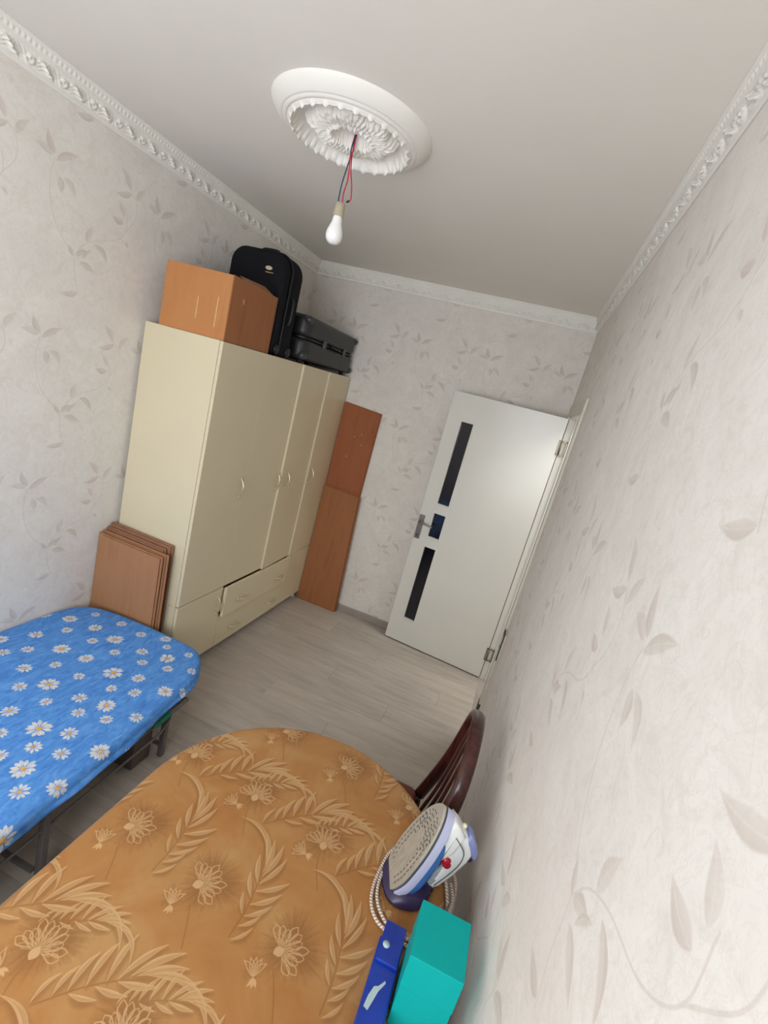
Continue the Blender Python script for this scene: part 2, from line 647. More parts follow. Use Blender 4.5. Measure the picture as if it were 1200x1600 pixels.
def wall_panel(name, P, Q, z0, z1, holes=(), label=None, s_off=0.0, z_off=0.0, flip=False, mat='wallpaper', thick=0.12, side=1):
    """vertical wall from P to Q (seen from the room); s runs from P to Q; holes are (s0,s1,z0,z1)"""
    P, Q = Vector((*P, 0)), Vector((*Q, 0))
    L = (Q - P).length
    d = (Q - P).normalized()
    nrm = Vector((-d.y, d.x, 0)) * side       # points out of the room
    ss = sorted({0.0, L, *[h[0] for h in holes], *[h[1] for h in holes]})
    zs = sorted({z0, z1, *[h[2] for h in holes], *[h[3] for h in holes]})
    b = bmesh.new()
    uvl = b.loops.layers.uv.new('UVMap')

    def quad(pts, uv):
        f = b.faces.new([b.verts.new(p) for p in pts])
        for lp, q in zip(f.loops, uv):
            lp[uvl].uv = ((q[0] + s_off) / TILE_W, (q[1] + z_off) / TILE_H)

    def pt(s, z, t=0.0):
        v = P + d * s + nrm * t
        return (v.x, v.y, z)
    for i in range(len(ss) - 1):
        for j in range(len(zs) - 1):
            sm, zm = (ss[i] + ss[i + 1]) / 2, (zs[j] + zs[j + 1]) / 2
            if any(h[0] < sm < h[1] and h[2] < zm < h[3] for h in holes):
                continue
            c = [(ss[i], zs[j]), (ss[i + 1], zs[j]), (ss[i + 1], zs[j + 1]), (ss[i], zs[j + 1])]
            quad([pt(*q) for q in c], c)
            quad([pt(*q, thick) for q in c[::-1]], c[::-1])
    for h in holes:
        for (a, z, a2, z2) in ((h[0], h[2], h[1], h[2]), (h[1], h[2], h[1], h[3]), (h[1], h[3], h[0], h[3]), (h[0], h[3], h[0], h[2])):
            quad([pt(a, z), pt(a2, z2), pt(a2, z2, thick), pt(a, z, thick)], [(a, z)] * 4)
    for (a, z, a2, z2) in ((0, z0, L, z0), (L, z0, L, z1), (L, z1, 0, z1), (0, z1, 0, z0)):
        quad([pt(a, z), pt(a2, z2), pt(a2, z2, thick), pt(a, z, thick)], [(a, z)] * 4)
    bmesh.ops.remove_doubles(b, verts=b.verts[:], dist=1e-5)
    bmesh.ops.recalc_face_normals(b, faces=b.faces[:])
    me = bpy.data.meshes.new(name)
    b.to_mesh(me); b.free()
    me.materials.append(MATS[mat])
    o = bpy.data.objects.new(name, me)
    COL.objects.link(o)
    return struct(o, label)


# left wall: cluster A of the print sits at s=2.126 from the corner, z=1.75
# texture cell: A at (0.1, 0.5)
LL = math.hypot(YF, LY * YF)
wall_panel('wall_left', (xl(YF), YF), (0, 0), 0, H, s_off=(0.1 - (LL - 2.126)) % TILE_W, z_off=(0.5 - 1.75) % TILE_H)
wall_panel('wall_back', (0, 0), (W, 0), 0, H, s_off=0.21, z_off=0.17)
wall_panel('wall_right', (W, 0), (xr(YF), YF), 0, H, holes=[(-DOOR_Y1, -DOOR_Y0, 0.0, 2.035)], s_off=0.1 - 3.0, z_off=0.5 - 1.66)
wall_panel('wall_front', (xr(YF), YF), (xl(YF), YF), 0, H, holes=[(xr(YF) - WX1, xr(YF) - WX0, WZ_0, WZ_1)], s_off=0.0)

mb = MB()
mb.box((xl(YF) - 0.1, YF - 0.12, H), (xr(YF) + 0.1, 0.12, H + 0.1))
struct(mb.build('ceiling', 'ceiling_paint'))

# floor: sub-floor with laminate planks laid one by one across the room
mb = MB()
mb.box((xl(YF) - 0.1, YF - 0.12, -0.06), (xr(YF) + 0.12, 0.12, -0.0085))
floor = struct(mb.build('floor', 'dark_gap'))
PLW, PLL = 0.193, 1.29
cache = {}
row = 0
y = 0.0
while y > YF:
    y1 = max(y - PLW, YF)
    off = [0.35, 0.95, 0.1, 0.62, 1.2][row % 5]
    x = xl(y1)
    xe = off + x
    while x < xr(y1) - 0.001:
        x2 = min(xe, xr(y1))
        key = (round(x2 - x, 3), round(y - y1, 3))
        if key not in cache:
            m2 = MB()
            m2.box((0.0004, 0.0004, -0.008), (key[0] - 0.0004, key[1] - 0.0004, 0.0), 0.0008, seg=1)
            o = m2.build('plank', 'floor_plank', floor)
            cache[key] = o
        else:
            o = copy_part(cache[key], floor)
        o.location = (x, y1, 0)
        x = x2
        xe = x + PLL
    y -= PLW
    row += 1

# hallway behind the door
mb = MB(); mb.box((W + 0.12, -1.9, -0.06), (3.5, 0.7, 0.0)); mb.box((W - 0.002, DOOR_Y0 + .0005, -0.05), (W + 0.1205, DOOR_Y1 - .0005, 0.001))
struct(mb.build('floor_hallway', 'baseboard_laminate'))
mb = MB(); mb.box((W + 0.1, -1.9, 2.66), (3.5, 0.7, 2.74))
struct(mb.build('ceiling_hallway', 'ceiling_paint'))
for nm, a, b_ in (('wall_hallway_far', (3.4, -1.9), (3.5, 0.7)), ('wall_hallway_end', (W + 0.12, 0.6), (3.5, 0.7)), ('wall_hallway_start', (W + 0.13, -1.9), (3.5, -1.8))):
    mb = MB(); mb.box((*a, 0), (*b_, 2.7)); struct(mb.build(nm, 'hall_paint'))


# ---- cornice with scroll relief
def cornice(name, P, Q, inward, wid=0.036, drop=0.100, mit0=0.0, mit1=0.0):
    """moulded strip under the ceiling from P to Q with raised scrolls"""
    P, Q = np.array(P, float), np.array(Q, float)
    L = np.linalg.norm(Q - P)
    d = (Q - P) / L
    inw = np.array(inward, float)
    per = 0.122
    ns = max(8, int(L / 0.0045))
    nt = 30
    prof = []
    for j in range(nt + 1):       # t=0 at the ceiling edge, 1 at the wall edge
        t = j / nt
        a = wid * (1 - t) ** 1.1
        z = H - drop * t ** 0.9
        prof.append((a, z, t))
    k = np.array([(wid * 1.0), drop])
    nx, nz = drop / np.hypot(*k), -wid / np.hypot(*k)
    S = np.linspace(0, L, ns + 1)
    V, F = [], []
    for s in S:
        ph = (s % per) / per
        for (a, z, t) in prof:
            h = 0.0
            for ce, wi, am in ((0.04, 0.035, .004), (0.93, 0.05, .006), (0.33, 0.018, .003), (0.86, 0.015, .003)):
                h += am * math.exp(-((t - ce) / wi) ** 2)
            # bead row
            if 0.10 < t < 0.24:
                h += 0.0055 * max(0, math.sin(2 * PI * s / 0.0185)) * max(0, 1 - abs(t - 0.17) / 0.07)
            # scroll band
            if 0.38 < t < 0.84:
                y_ = (t - 0.61) / 0.22
                env = max(0.0, 1 - abs(y_)) ** 0.6
                x1 = (ph - 0.27) / 0.17
                r1 = math.hypot(x1, y_ * 1.1)
                a1 = math.atan2(y_, x1)
                # spiral scroll with a button
                sp_r = 0.30 + 0.50 * ((a1 + PI) / (2 * PI))
                h += 0.0115 * math.exp(-((r1 - sp_r) / 0.17) ** 2) * env ** 0.6
                h += 0.0100 * math.exp(-(r1 / 0.22) ** 2)
                # leaves fanning from the scroll
                x2 = (ph - 0.74) / 0.30
                if abs(x2) < 1:
                    tp_ = (1 - x2 * x2)
                    stem = abs(y_ - 0.55 * math.sin(x2 * 2.6))
                    h += 0.0100 * math.exp(-(stem / 0.18) ** 2) * tp_
                    f_ = math.sin(2 * PI * (ph * 8 + abs(y_ - 0.55 * math.sin(x2 * 2.6)) * 1.7))
                    h += 0.0105 * max(0.0, f_) ** 0.6 * env ** 0.7 * tp_ ** 0.5
                if abs(x2) >= 1 and r1 > 0.9:
                    h += 0.0060 * max(0.0, math.sin(2 * PI * (ph * 9 - y_))) * env
            lo = mit0 * a
            hi = L - mit1 * a
            sc = min(max(s, lo), hi)
            p = P + d * sc + inw * (a + h * nx)
            V.append((p[0], p[1], min(z + h * nz, H - 0.0005)))
    m = nt + 1
    for i in range(ns):
        for j in range(nt):
            F.append((i * m + j, (i + 1) * m + j, (i + 1) * m + j + 1, i * m + j + 1))
    o = grid_object(name, V, F, None, 'plaster')
    return struct(o)


cornice('trim_1', (xl(YF), YF), (0, 0), (1, -LY), mit1=1.0)
cornice('trim_2', (0, 0), (W, 0), (0, -1), mit0=1.0, mit1=1.0)
cornice('trim_3', (W, 0), (xr(YF), YF), (-1, -RY), mit0=1.0)

# baseboards
mb = MB(); mb.box((0.0, -0.014, 0), (W, 0, 0.062), 0.003)
struct(mb.build('baseboard_back', 'baseboard_laminate'))
mb = MB(); mb.prism([(xl(YF), YF), (xl(YF) + 0.014, YF), (0.014, -0.014), (0, -0.014)], 0, 0.062)
struct(mb.build('baseboard_left', 'baseboard_laminate'))
mb = MB(); mb.prism([(xr(YF), YF), (xr(YF) - 0.012, YF), (xr(-1.05) - 0.012, -1.05), (xr(-1.05), -1.05)], 0, 0.055)
struct(mb.build('baseboard_right', 'cream_trim'))

# window in the wall behind the camera: frame and sill
mb = MB()
X0, X1, Z0, Z1 = WX0, WX1, WZ_0, WZ_1
for lo, hi in (((X0, YF - 0.09, Z0), (X0 + 0.06, YF - 0.03, Z1)), ((X1 - 0.06, YF - 0.09, Z0), (X1, YF - 0.03, Z1)),
               ((X0, YF - 0.09, Z0), (X1, YF - 0.03, Z0 + 0.06)), ((X0, YF - 0.09, Z1 - 0.06), (X1, YF - 0.03, Z1)),
               (((X0 + X1) / 2 - 0.04, YF - 0.09, Z0), ((X0 + X1) / 2 + 0.04, YF - 0.03, Z1))):
    mb.box(lo, hi, 0.004)
wf_ = struct(mb.build('window_1', 'window_white'))
mb = MB(); mb.box((X0 - 0.05, YF - 0.03, Z0 - 0.03), (X1 + 0.05, YF + 0.12, Z0), 0.006)
mb.build('window_sill', 'window_white', wf_)

# ---- door: frame in the right wall and the open leaf
CS = 0.011
mb = MB()
xw = xr(DOOR_Y0)
# jamb lining
mb.box((W - 0.002, DOOR_Y1 - 0.022, 0), (W + 0.125, DOOR_Y1, 2.035), 0.002)
mb.box((W - 0.0, DOOR_Y0, 0), (W + 0.125, DOOR_Y0 + 0.022, 2.035), 0.002)
mb.box((W - 0.0, DOOR_Y0, 2.013), (W + 0.125, DOOR_Y1, 2.035), 0.002)
# stops
mb.box((W + 0.045, DOOR_Y1 - 0.034, 0), (W + 0.08, DOOR_Y1 - 0.02, 2.02), 0.002)
mb.box((W + 0.045, DOOR_Y0 + 0.02, 0), (W + 0.08, DOOR_Y0 + 0.034, 2.02), 0.002)
frame = struct(mb.build('door_1', 'white_lacquer'))
mb = MB()
mb.prism([(xr(-1.045) - CS, -1.045), (xr(-1.045), -1.045), (xr(-.975), -.975), (xr(-.975) - CS, -.975)], 0, 2.10)
mb.build('casing', 'cream_trim', frame)
mb = MB()
mb.prism([(xr(-1.047) - CS - .002, -1.047), (xr(-1.047), -1.047), (xr(-.973), -.973), (xr(-.973) - CS - .002, -.973)], 0, 0.30)
mb.build('plinth_block', 'vent_dark', frame)
mb = MB(); mb.box((W - CS, -0.178, 0), (W + 0.001, -0.108, 2.10), 0.002)
mb.build('casing', 'cream_trim', frame)
mb = MB(); mb.prism([(xr(-.9745) - CS, -.9745), (xr(-.9745), -.9745), (W, -.1785), (W - CS, -.1785)], 2.03, 2.10)
mb.build('casing', 'cream_trim', frame)

HX, HY, TH, BW = 2.1297 - 0.004, -0.205, -0.0932, 0.8037
leaf = thing('door_leaf', 'white door leaf standing open with three dark glass strips and a lever handle', 'door', (HX, HY, 0.0), TH + PI)
# local x runs from the hinge to the free edge, local +y faces the camera
LT = 0.038
panes = [(0.606, 0.695, 1.187, 1.812), (0.606, 0.695, 0.921, 1.108), (0.606, 0.695, 0.222, 0.835)]
bm = bmesh.new()
xs = sorted({0.0, BW, 0.606, 0.695})
zs = sorted({0.012, 2.012, *[p[2] for p in panes], *[p[3] for p in panes]})
for sgn, yy in ((1, 0.0), (-1, -LT)):
    for i in range(len(xs) - 1):
        for j in range(len(zs) - 1):
            xm, zm = (xs[i] + xs[i + 1]) / 2, (zs[j] + zs[j + 1]) / 2
            if any(p[0] < xm < p[1] and p[2] < zm < p[3] for p in panes):
                continue
            bm.faces.new([bm.verts.new(q) for q in ((xs[i], yy, zs[j]), (xs[i + 1], yy, zs[j]), (xs[i + 1], yy, zs[j + 1]), (xs[i], yy, zs[j + 1]))])


def rim(a, b, c, d):
    for (p, q) in (((a, c), (b, c)), ((b, c), (b, d)), ((b, d), (a, d)), ((a, d), (a, c))):
        bm.faces.new([bm.verts.new(w_) for w_ in ((p[0], 0, p[1]), (q[0], 0, q[1]), (q[0], -LT, q[1]), (p[0], -LT, p[1]))])


rim(0, BW, 0.012, 2.012)
for p in panes:
    rim(*p)
bmesh.ops.remove_doubles(bm, verts=bm.verts[:], dist=1e-5)
bmesh.ops.recalc_face_normals(bm, faces=bm.faces[:])
me = bpy.data.meshes.new('panel'); bm.to_mesh(me); bm.free()
me.materials.append(MATS['white_lacquer'])
o = bpy.data.objects.new('panel', me); o.parent = leaf; COL.objects.link(o)
for p in panes:
    a, b_, c, d = p
    m2 = MB()
    for lo, hi in (((a - .009, -.002, c - .009), (a, .003, d + .009)), ((b_, -.002, c - .009), (b_ + .009, .003, d + .009)),
                   ((a, -.002, c - .009), (b_, .003, c)), ((a, -.002, d), (b_, .003, d + .009))):
        m2.box(lo, hi, 0.001, seg=1)
    gf = m2.build('glazing_bead', 'white_lacquer', leaf)
    m2 = MB(); m2.box((a - .001, -.026, c - .001), (b_ + .001, -.016, d + .001))
    m2.build('glass_pane', 'dark_glass', gf)
m2 = MB(); m2.box((-0.0045, -0.034, 0.014), (-0.0004, -0.0015, 2.010)); m2.build('gap_shade_strip', 'dark_gap', leaf)  # dark strip painted in as the shadow gap along the hinge edge
# lever handle on a long plate
m2 = MB(); m2.box((0.757, -0.001, 0.876), (0.799, 0.007, 1.067), 0.003)
plate = m2.build('handle_plate', 'brushed_metal', leaf)
m2 = MB()
m2.tube([(0.778, 0.004, 1.015), (0.778, 0.05, 1.015)], 0.0095, 12)
m2.tube([(0.782, 0.048, 1.015), (0.76, 0.052, 1.016), (0.70, 0.052, 1.008), (0.672, 0.047, 1.004)], [0.009, 0.008, 0.007, 0.006], 10, n=14)
m2.lathe([(0.013, 0), (0.013, 0.004), (0.009, 0.008)], 16, M=T(0.778, 0.006, 1.015) @ Matrix.Rotation(-PI / 2, 4, 'X'))
m2.build('lever', 'brushed_metal', plate)
m2 = MB()
m2.lathe([(0.0, 0.0), (0.008, 0), (0.008, 0.004), (0, 0.004)], 14, M=T(0.778, 0.006, 0.905) @ Matrix.Rotation(-PI / 2, 4, 'X'))
m2.build('keyhole', 'vent_dark', plate)
# two hinges: a square frame of metal on the jamb beside the leaf edge
for hz in (1.815, 0.213):
    m2 = MB()
    ra, rb = (-0.045, hz - 0.052), (0.012, hz + 0.052)
    for lo, hi in (((ra[0], -.001, ra[1]), (ra[0] + .009, .003, rb[1])), ((rb[0] - .009, -.001, ra[1]), (rb[0], .003, rb[1])),
                   ((ra[0], -.001, ra[1]), (rb[0], .003, ra[1] + .012)), ((ra[0], -.001, rb[1] - .012), (rb[0], .003, rb[1]))):
        m2.box(lo, hi, 0.0008, seg=1)
    m2.tube([(-0.008, 0.004, hz - 0.05), (-0.008, 0.004, hz + 0.05)], 0.0055, 10)
    m2.build('hinge', 'hinge_metal', leaf)

# tall double switch seen edge on beside the door casing
sw = thing('wall_switch', 'dark edged double wall switch beside the open door', 'switch', (xr(-1.13), -1.13, 0.735))
m2 = MB(); m2.box((-0.016, -0.042, -0.08), (-0.010, 0.042, 0.08), 0.002)
m2.build('cover_plate', 'vent_dark', sw)
m2 = MB(); m2.box((-0.010, -0.038, -0.076), (0.0, 0.038, 0.076), 0.002)
m2.build('back_box', 'cream_trim', sw)
for zz in (-0.036, 0.036):
    m2 = MB(); m2.box((-0.0215, -0.028, zz - 0.030), (-0.0155, 0.028, zz + 0.030), 0.003)
    m2.build('rocker', 'cream_trim', sw)

# ------------------------------------------------------------------ ceiling rose, bulb
rose_c = (1.045, -1.963)


def rose():
    nr, na = 110, 540
    R0 = 0.277
    V, F = [], []
    for i in range(nr + 1):
        r = R0 * i / nr
        for j in range(na):
            th = 2 * PI * j / na
            h = 0.006
            sc27 = math.sin(27 * th)
            if r > 0.203:      # plain rim, sloping convexly back to the ceiling
                u = (r - 0.203) / (R0 - 0.203)
                h = 0.047 * max(0.0, 1 - u ** 1.7) ** 0.75
                h -= 0.0035 * math.exp(-((u - 0.20) / 0.04) ** 2)
                h -= 0.0025 * math.exp(-((u - 0.42) / 0.03) ** 2)
            elif r > 0.160:
                h = 0.010 + 0.028 * ((r - 0.160) / 0.043) ** 2
            # scalloped gadroon ring at the inner side of the rim
            rs = 0.199 + 0.003 * sc27
            h += 0.012 * math.exp(-((r - rs) / 0.009) ** 2) * (0.45 + 0.55 * abs(sc27))
            # ring of acanthus leaves on a swelling torus
            if 0.064 < r < 0.168:
                u = (r - 0.064) / 0.104
                k = 8
                a = (th * k / (2 * PI)) % 1.0 - 0.5
                edge = 0.93 - 0.35 * abs(a) ** 1.3 * 2 + 0.035 * math.sin(abs(a) * 42)
                env = max(0.0, min(1.0, (edge - u) / 0.10)) ** 0.5
                tor = math.sin(PI * min(1, 0.15 + 0.85 * u)) ** 0.7
                h += env * (0.010 + 0.026 * tor)
                h += env * 0.0024 * math.sin(abs(a) * 40 - u * 6)
                h += env * 0.0045 * math.exp(-(a / 0.022) ** 2)
                h -= env * 0.0060 * math.exp(-((abs(a) - 0.5) / 0.035) ** 2)
                h += env * 0.0020 * math.sin(u * 22 + 9 * abs(a)) * math.sin(2 * PI * a * 3 + 1)
            # leafy rim of the centre cup
            h += 0.013 * math.exp(-((r - (0.070 + 0.003 * math.sin(24 * th))) / 0.009) ** 2) * (0.8 + 0.2 * math.sin(24 * th))
            if r < 0.034:
                h += 0.008 * (1 - (r / 0.034) ** 6)
            V.append((r * math.cos(th), r * math.sin(th), -h))
    for i in range(nr):
        for j in range(na):
            k = (j + 1) % na
            if i == 0:
                F.append((j, na + k, na + j))
            else:
                F.append((i * na + j, i * na + k, (i + 1) * na + k, (i + 1) * na + j))
    # edge up to the ceiling
    base = len(V)
    for j in range(na):
        th = 2 * PI * j / na
        V.append((R0 * math.cos(th), R0 * math.sin(th), 0.001))
    for j in range(na):
        k = (j + 1) % na
        F.append((nr * na + j, nr * na + k, base + k, base + j))
    o = grid_object('ceiling_rose', V, F, None, 'plaster')
    o.location = (*rose_c, H)
    return tag(o, 'round white plaster ceiling rose with carved acanthus leaves and scalloped rim', 'ceiling rose')


rose()

bulb = thing('hanging_bulb', 'bare white bulb hanging on red and blue wires from the ceiling rose', 'light bulb', (1.04, -1.925, 2.334))
m2 = MB()
m2.lathe([(0.0, 0.0), (0.012, 0.0008), (0.021, 0.006), (0.028, 0.016), (0.0305, 0.029), (0.029, 0.043), (0.0235, 0.058), (0.0185, 0.072), (0.0165, 0.088), (0.0155, 0.094)], 32)
m2.build('glass_globe', 'white_bulb', bulb)
m2 = MB()
m2.lathe([(0.0, 0.092), (0.0195, 0.092), (0.020, 0.1), (0.0175, 0.118), (0.0165, 0.135), (0.012, 0.139), (0, 0.139)], 24)
m2.build('lamp_socket', 'socket_beige', bulb)
m2 = MB()
m2.tube([(0.0, 0.0, 0.36), (-0.004, 0.0, 0.31), (-0.002, 0, 0.28), (-0.012, 0.0, 0.2), (-0.012, 0, 0.138)], 0.0024, 8, n=24)
m2.build('blue_wire', 'blue_wire', bulb)
m2 = MB()
m2.tube([(0.003, 0.003, 0.36), (0.004, 0.0, 0.31), (0.001, -0.003, 0.28), (0.007, 0.0, 0.22), (0.002, 0, 0.17), (0.006, 0, 0.138)], 0.0025, 8, n=24)
m2.build('red_wire', 'red_wire', bulb)
m2 = MB()
m2.tube([(-0.001, 0.004, 0.36), (0.002, 0.004, 0.29), (0.012, 0.002, 0.24), (0.026, 0.0, 0.2), (0.034, 0, 0.16), (0.032, 0, 0.15), (0.026, 0, 0.148)], 0.0024, 8, n=30)
lw = m2.build('red_wire', 'red_wire', bulb)
m2 = MB(); m2.tube([(0.03, 0, 0.149), (0.02, 0, 0.144)], [0.004, 0.003], 8)
m2.build('taped_end', 'black_tape', lw)

# ------------------------------------------------------------------ wardrobe
WY = 0.0178
ward = thing('wardrobe', 'tall cream four-door wardrobe with drawers against the wall', 'wardrobe', (0.449, -1.6317, 0.0), -WY)
# local: x from the back (-0.467) to the front (0), y from the near end (0) to the far end (1.6)
WL, WD, WZ0, WZ1 = 1.612, 0.462, 0.062, 1.9075
PT = 0.018


def wbox(name, lo, hi, mat='cream_laminate', bev=0.0012, parent=ward):
    m = MB(); m.box(lo, hi, bev, seg=1)
    return m.build(name, mat, parent)


wbox('side_panel', (-WD, 0.0, 0.49), (-PT - .002, PT, WZ1))
wbox('side_panel', (-WD, 0.0, WZ0), (-PT - .002, PT, 0.488))
wbox('side_panel', (-WD, WL - PT, WZ0), (-PT - .002, WL, WZ1))
wbox('top_panel', (-WD, PT + .001, WZ1 - PT), (-PT - .003, WL - PT - .001, WZ1 - .001))
wbox('bottom_panel', (-WD, PT + .001, WZ0), (-PT - .003, WL - PT - .001, WZ0 + PT))
wbox('back_panel', (-WD, PT + .001, WZ0 + PT), (-WD + 0.006, WL - PT - .001, WZ1 - PT), 'cream_edge')
wbox('middle_shelf', (-WD + .007, PT + .001, 0.478), (-PT - .003, WL - PT - .001, 0.494))
for k in (1, 2, 3):
    wbox('divider', (-WD + .007, k * WL / 4 - 0.008, 0.4955), (-PT - .003, k * WL / 4 + 0.008, WZ1 - PT - .001))
dw_ = WL / 4


def bow_handle(parent, p, axis, length=0.105, mat='pearl_metal'):
    """bowed pull between two little knobs; p is the middle on the front face"""
    m = MB()
    a = Vector(axis)
    for s in (-1, 1):
        q = Vector(p) + a * (s * length / 2)
        m.sphere(q + Vector((0.007, 0, 0)), 0.0065, seg=10)
    pts = [Vector(p) + a * (length / 2 * s) + Vector((0.008 + 0.020 * (1 - s * s), 0, 0)) for s in (-1, -.6, -.2, .2, .6, 1)]
    m.tube(pts, [0.0035, 0.0045, 0.005, 0.005, 0.0045, 0.0035], 8, n=18)
    return m.build('handle', mat, parent)


# doors: (start, hinge side, opening angle, handle position)
specs = [(0, 0, 0.0, 0.362), (1, 0, 0.0, 0.370), (2, 1, 0.042, 0.075), (3, 1, 0.028, 0.045)]
for k, side, ang, hp in specs:
    y0, y1 = k * dw_ + 0.001, (k + 1) * dw_ - 0.001
    hy = y0 if side == 0 else y1
    m = MB()
    if side == 0:
        m.box((-PT, 0, 0.494), (0, y1 - y0, WZ1 - .001), 0.0012, seg=1)
    else:
        m.box((-PT, -(y1 - y0), 0.494), (0, 0, WZ1 - .001), 0.0012, seg=1)
    d = m.build('door', 'cream_laminate', ward)
    d.location = (0, hy, 0)
    d.rotation_euler = (0, 0, ang if side else -ang)
    hyl = hp if side == 0 else hp - (y1 - y0)
    bow_handle(d, (0, hyl, 1.140), (0, 0, 1))
# lower cupboard doors and drawers
m = MB(); m.box((-PT, 0.001, WZ0), (0, dw_ - 0.001, 0.487), 0.0012, seg=1)
d = m.build('door', 'cream_laminate', ward)
bow_handle(d, (0, dw_ - 0.042, 0.375), (0, 0, 1))
m = MB(); m.box((-PT, 3 * dw_ + 0.001, WZ0), (0, WL, 0.487), 0.0012, seg=1)
d = m.build('door', 'cream_laminate', ward)
for z0, z1, dx in ((0.283, 0.487, 0.026), (WZ0, 0.279, 0.002)):
    m = MB()
    m.box((-PT + dx, dw_ + 0.0015, z0), (dx, 3 * dw_ - 0.0015, z1), 0.0012, seg=1)
    dr = m.build('drawer', 'cream_laminate', ward)
    m = MB()
    m.box((-0.40, dw_ + 0.02, z0 + .02), (-PT + dx, dw_ + 0.032, z1 - .02))
    m.box((-0.40, 3 * dw_ - 0.032, z0 + .02), (-PT + dx, 3 * dw_ - 0.02, z1 - .02))
    m.box((-0.40, dw_ + 0.032, z0 + .02), (-PT + dx, 3 * dw_ - 0.032, z0 + .03))
    m.build('drawer_tray', 'cream_edge', dr)
    for hy in (0.595, 1.065):
        bow_handle(dr, (dx, hy, (z0 + z1) / 2 - 0.02), (0, 1, 0))
for fx, fy in ((-0.05, 0.05), (-0.05, WL - 0.045), (-0.42, 0.05), (-0.42, WL - 0.05)):
    m = MB(); m.lathe([(0, 0), (0.022, 0), (0.022, 0.006), (0.016, 0.012), (0.014, 0.04), (0.024, 0.0615), (0, 0.0615)], 14, M=T(fx, fy, 0))
    m.build('foot', 'cream_edge', ward)

# ------------------------------------------------------------------ things on top of the wardrobe
ZT = 1.9088
bx = thing('cardboard_box', 'open orange-brown cardboard box on the near end of the wardrobe top', 'box', (0.0, 0.0, ZT), 0)
BX0, BX1, BY0, BY1, BH = 0.062, 0.441, -1.618, -1.215, 0.300


def sheet(name, pts, mat, parent, th=0.004):
    """thin board through four corners (ordered), thickness th along its normal"""
    P = [Vector(p) for p in pts]
    nrm = (P[1] - P[0]).cross(P[3] - P[0]).normalized() * th
    b = bmesh.new()
    a = [b.verts.new(p) for p in P]
    c = [b.verts.new(p + nrm) for p in P]
    b.faces.new(a[::-1]); b.faces.new(c)
    n = len(P)
    for i in range(n):
        b.faces.new((a[i], a[(i + 1) % n], c[(i + 1) % n], c[i]))
    bmesh.ops.recalc_face_normals(b, faces=b.faces[:])
    me = bpy.data.meshes.new(name); b.to_mesh(me); b.free()
    me.materials.append(MATS[mat])
    o = bpy.data.objects.new(name, me); o.parent = parent; COL.objects.link(o)
    return o


g_ = 0.0005
sheet('side', [(BX0, BY0, 0), (BX1 - .005, BY0, 0), (BX1 - .005, BY0, BH - .004), (BX0, BY0, BH)], 'cardboard_orange', bx, -0.004)
sheet('side', [(BX1, BY0, 0), (BX1, BY1, 0), (BX1, BY1, BH - .006), (BX1, BY0, BH - .003)], 'cardboard_brown', bx, -0.004)
sheet('side', [(BX1 - .005, BY1, 0), (BX0, BY1, 0), (BX0, BY1, BH), (BX1 - .005, BY1, BH - .006)], 'cardboard_brown', bx, -0.004)
sheet('side', [(BX0, BY1 - .005, 0), (BX0, BY0 + .005, 0), (BX0, BY0 + .005, BH), (BX0, BY1 - .005, BH)], 'cardboard_brown', bx, -0.004)
sheet('bottom', [(BX0 + .005, BY0 + .005, 0.0), (BX1 - .005, BY0 + .005, 0.0), (BX1 - .005, BY1 - .005, 0.0), (BX0 + .005, BY1 - .005, 0.0)], 'cardboard_brown', bx, 0.004)
sheet('flap', [(BX1 - .007, BY0 + .13, BH - .012), (BX1 - .007, BY1 - .02, BH - .012), (BX1 - 0.075, BY1 - .03, BH + 0.03), (BX1 - 0.085, BY0 + .16, BH + 0.022)], 'cardboard_dull', bx, 0.003)
sheet('flap', [(BX0 + .1, BY0 + .006, BH - .012), (BX1 - .03, BY0 + .006, BH - .012), (BX1 - .05, BY0 + .13, BH - .06), (BX0 + .12, BY0 + .14, BH - .05)], 'cardboard_brown', bx, 0.003)
for (yy, z0, z1, xx) in ((-1.619, 0.07, 0.17, 0.262), (-1.619, 0.05, 0.19, 0.372)):
    m = MB(); m.box((xx, yy - .0006, z0), (xx + .006, yy + .0008, z1)); m.build('tape_crease', 'parcel_tape', bx, M=Matrix.Rotation(0, 4, 'Y'))
m = MB(); m.box((BX1 - .0004, -1.52, .19), (BX1 + .0008, -1.513, .215)); m.build('tape_crease', 'parcel_tape', bx)


def round_outline(x0, y0, x1, y1, r, n=8):
    """rounded rectangle; r is a list of four corner radii (x0y0, x1y0, x1y1, x0y1)"""
    if not hasattr(r, '__len__'):
        r = [r] * 4
    out = []
    for (cx, cy, rr, a0) in ((x0 + r[0], y0 + r[0], r[0], PI), (x1 - r[1], y0 + r[1], r[1], 1.5 * PI), (x1 - r[2], y1 - r[2], r[2], 0), (x0 + r[3], y1 - r[3], r[3], PI / 2)):
        for k in range(n + 1):
            a = a0 + PI / 2 * k / n
            out.append((cx + rr * math.cos(a), cy + rr * math.sin(a)))
    return out


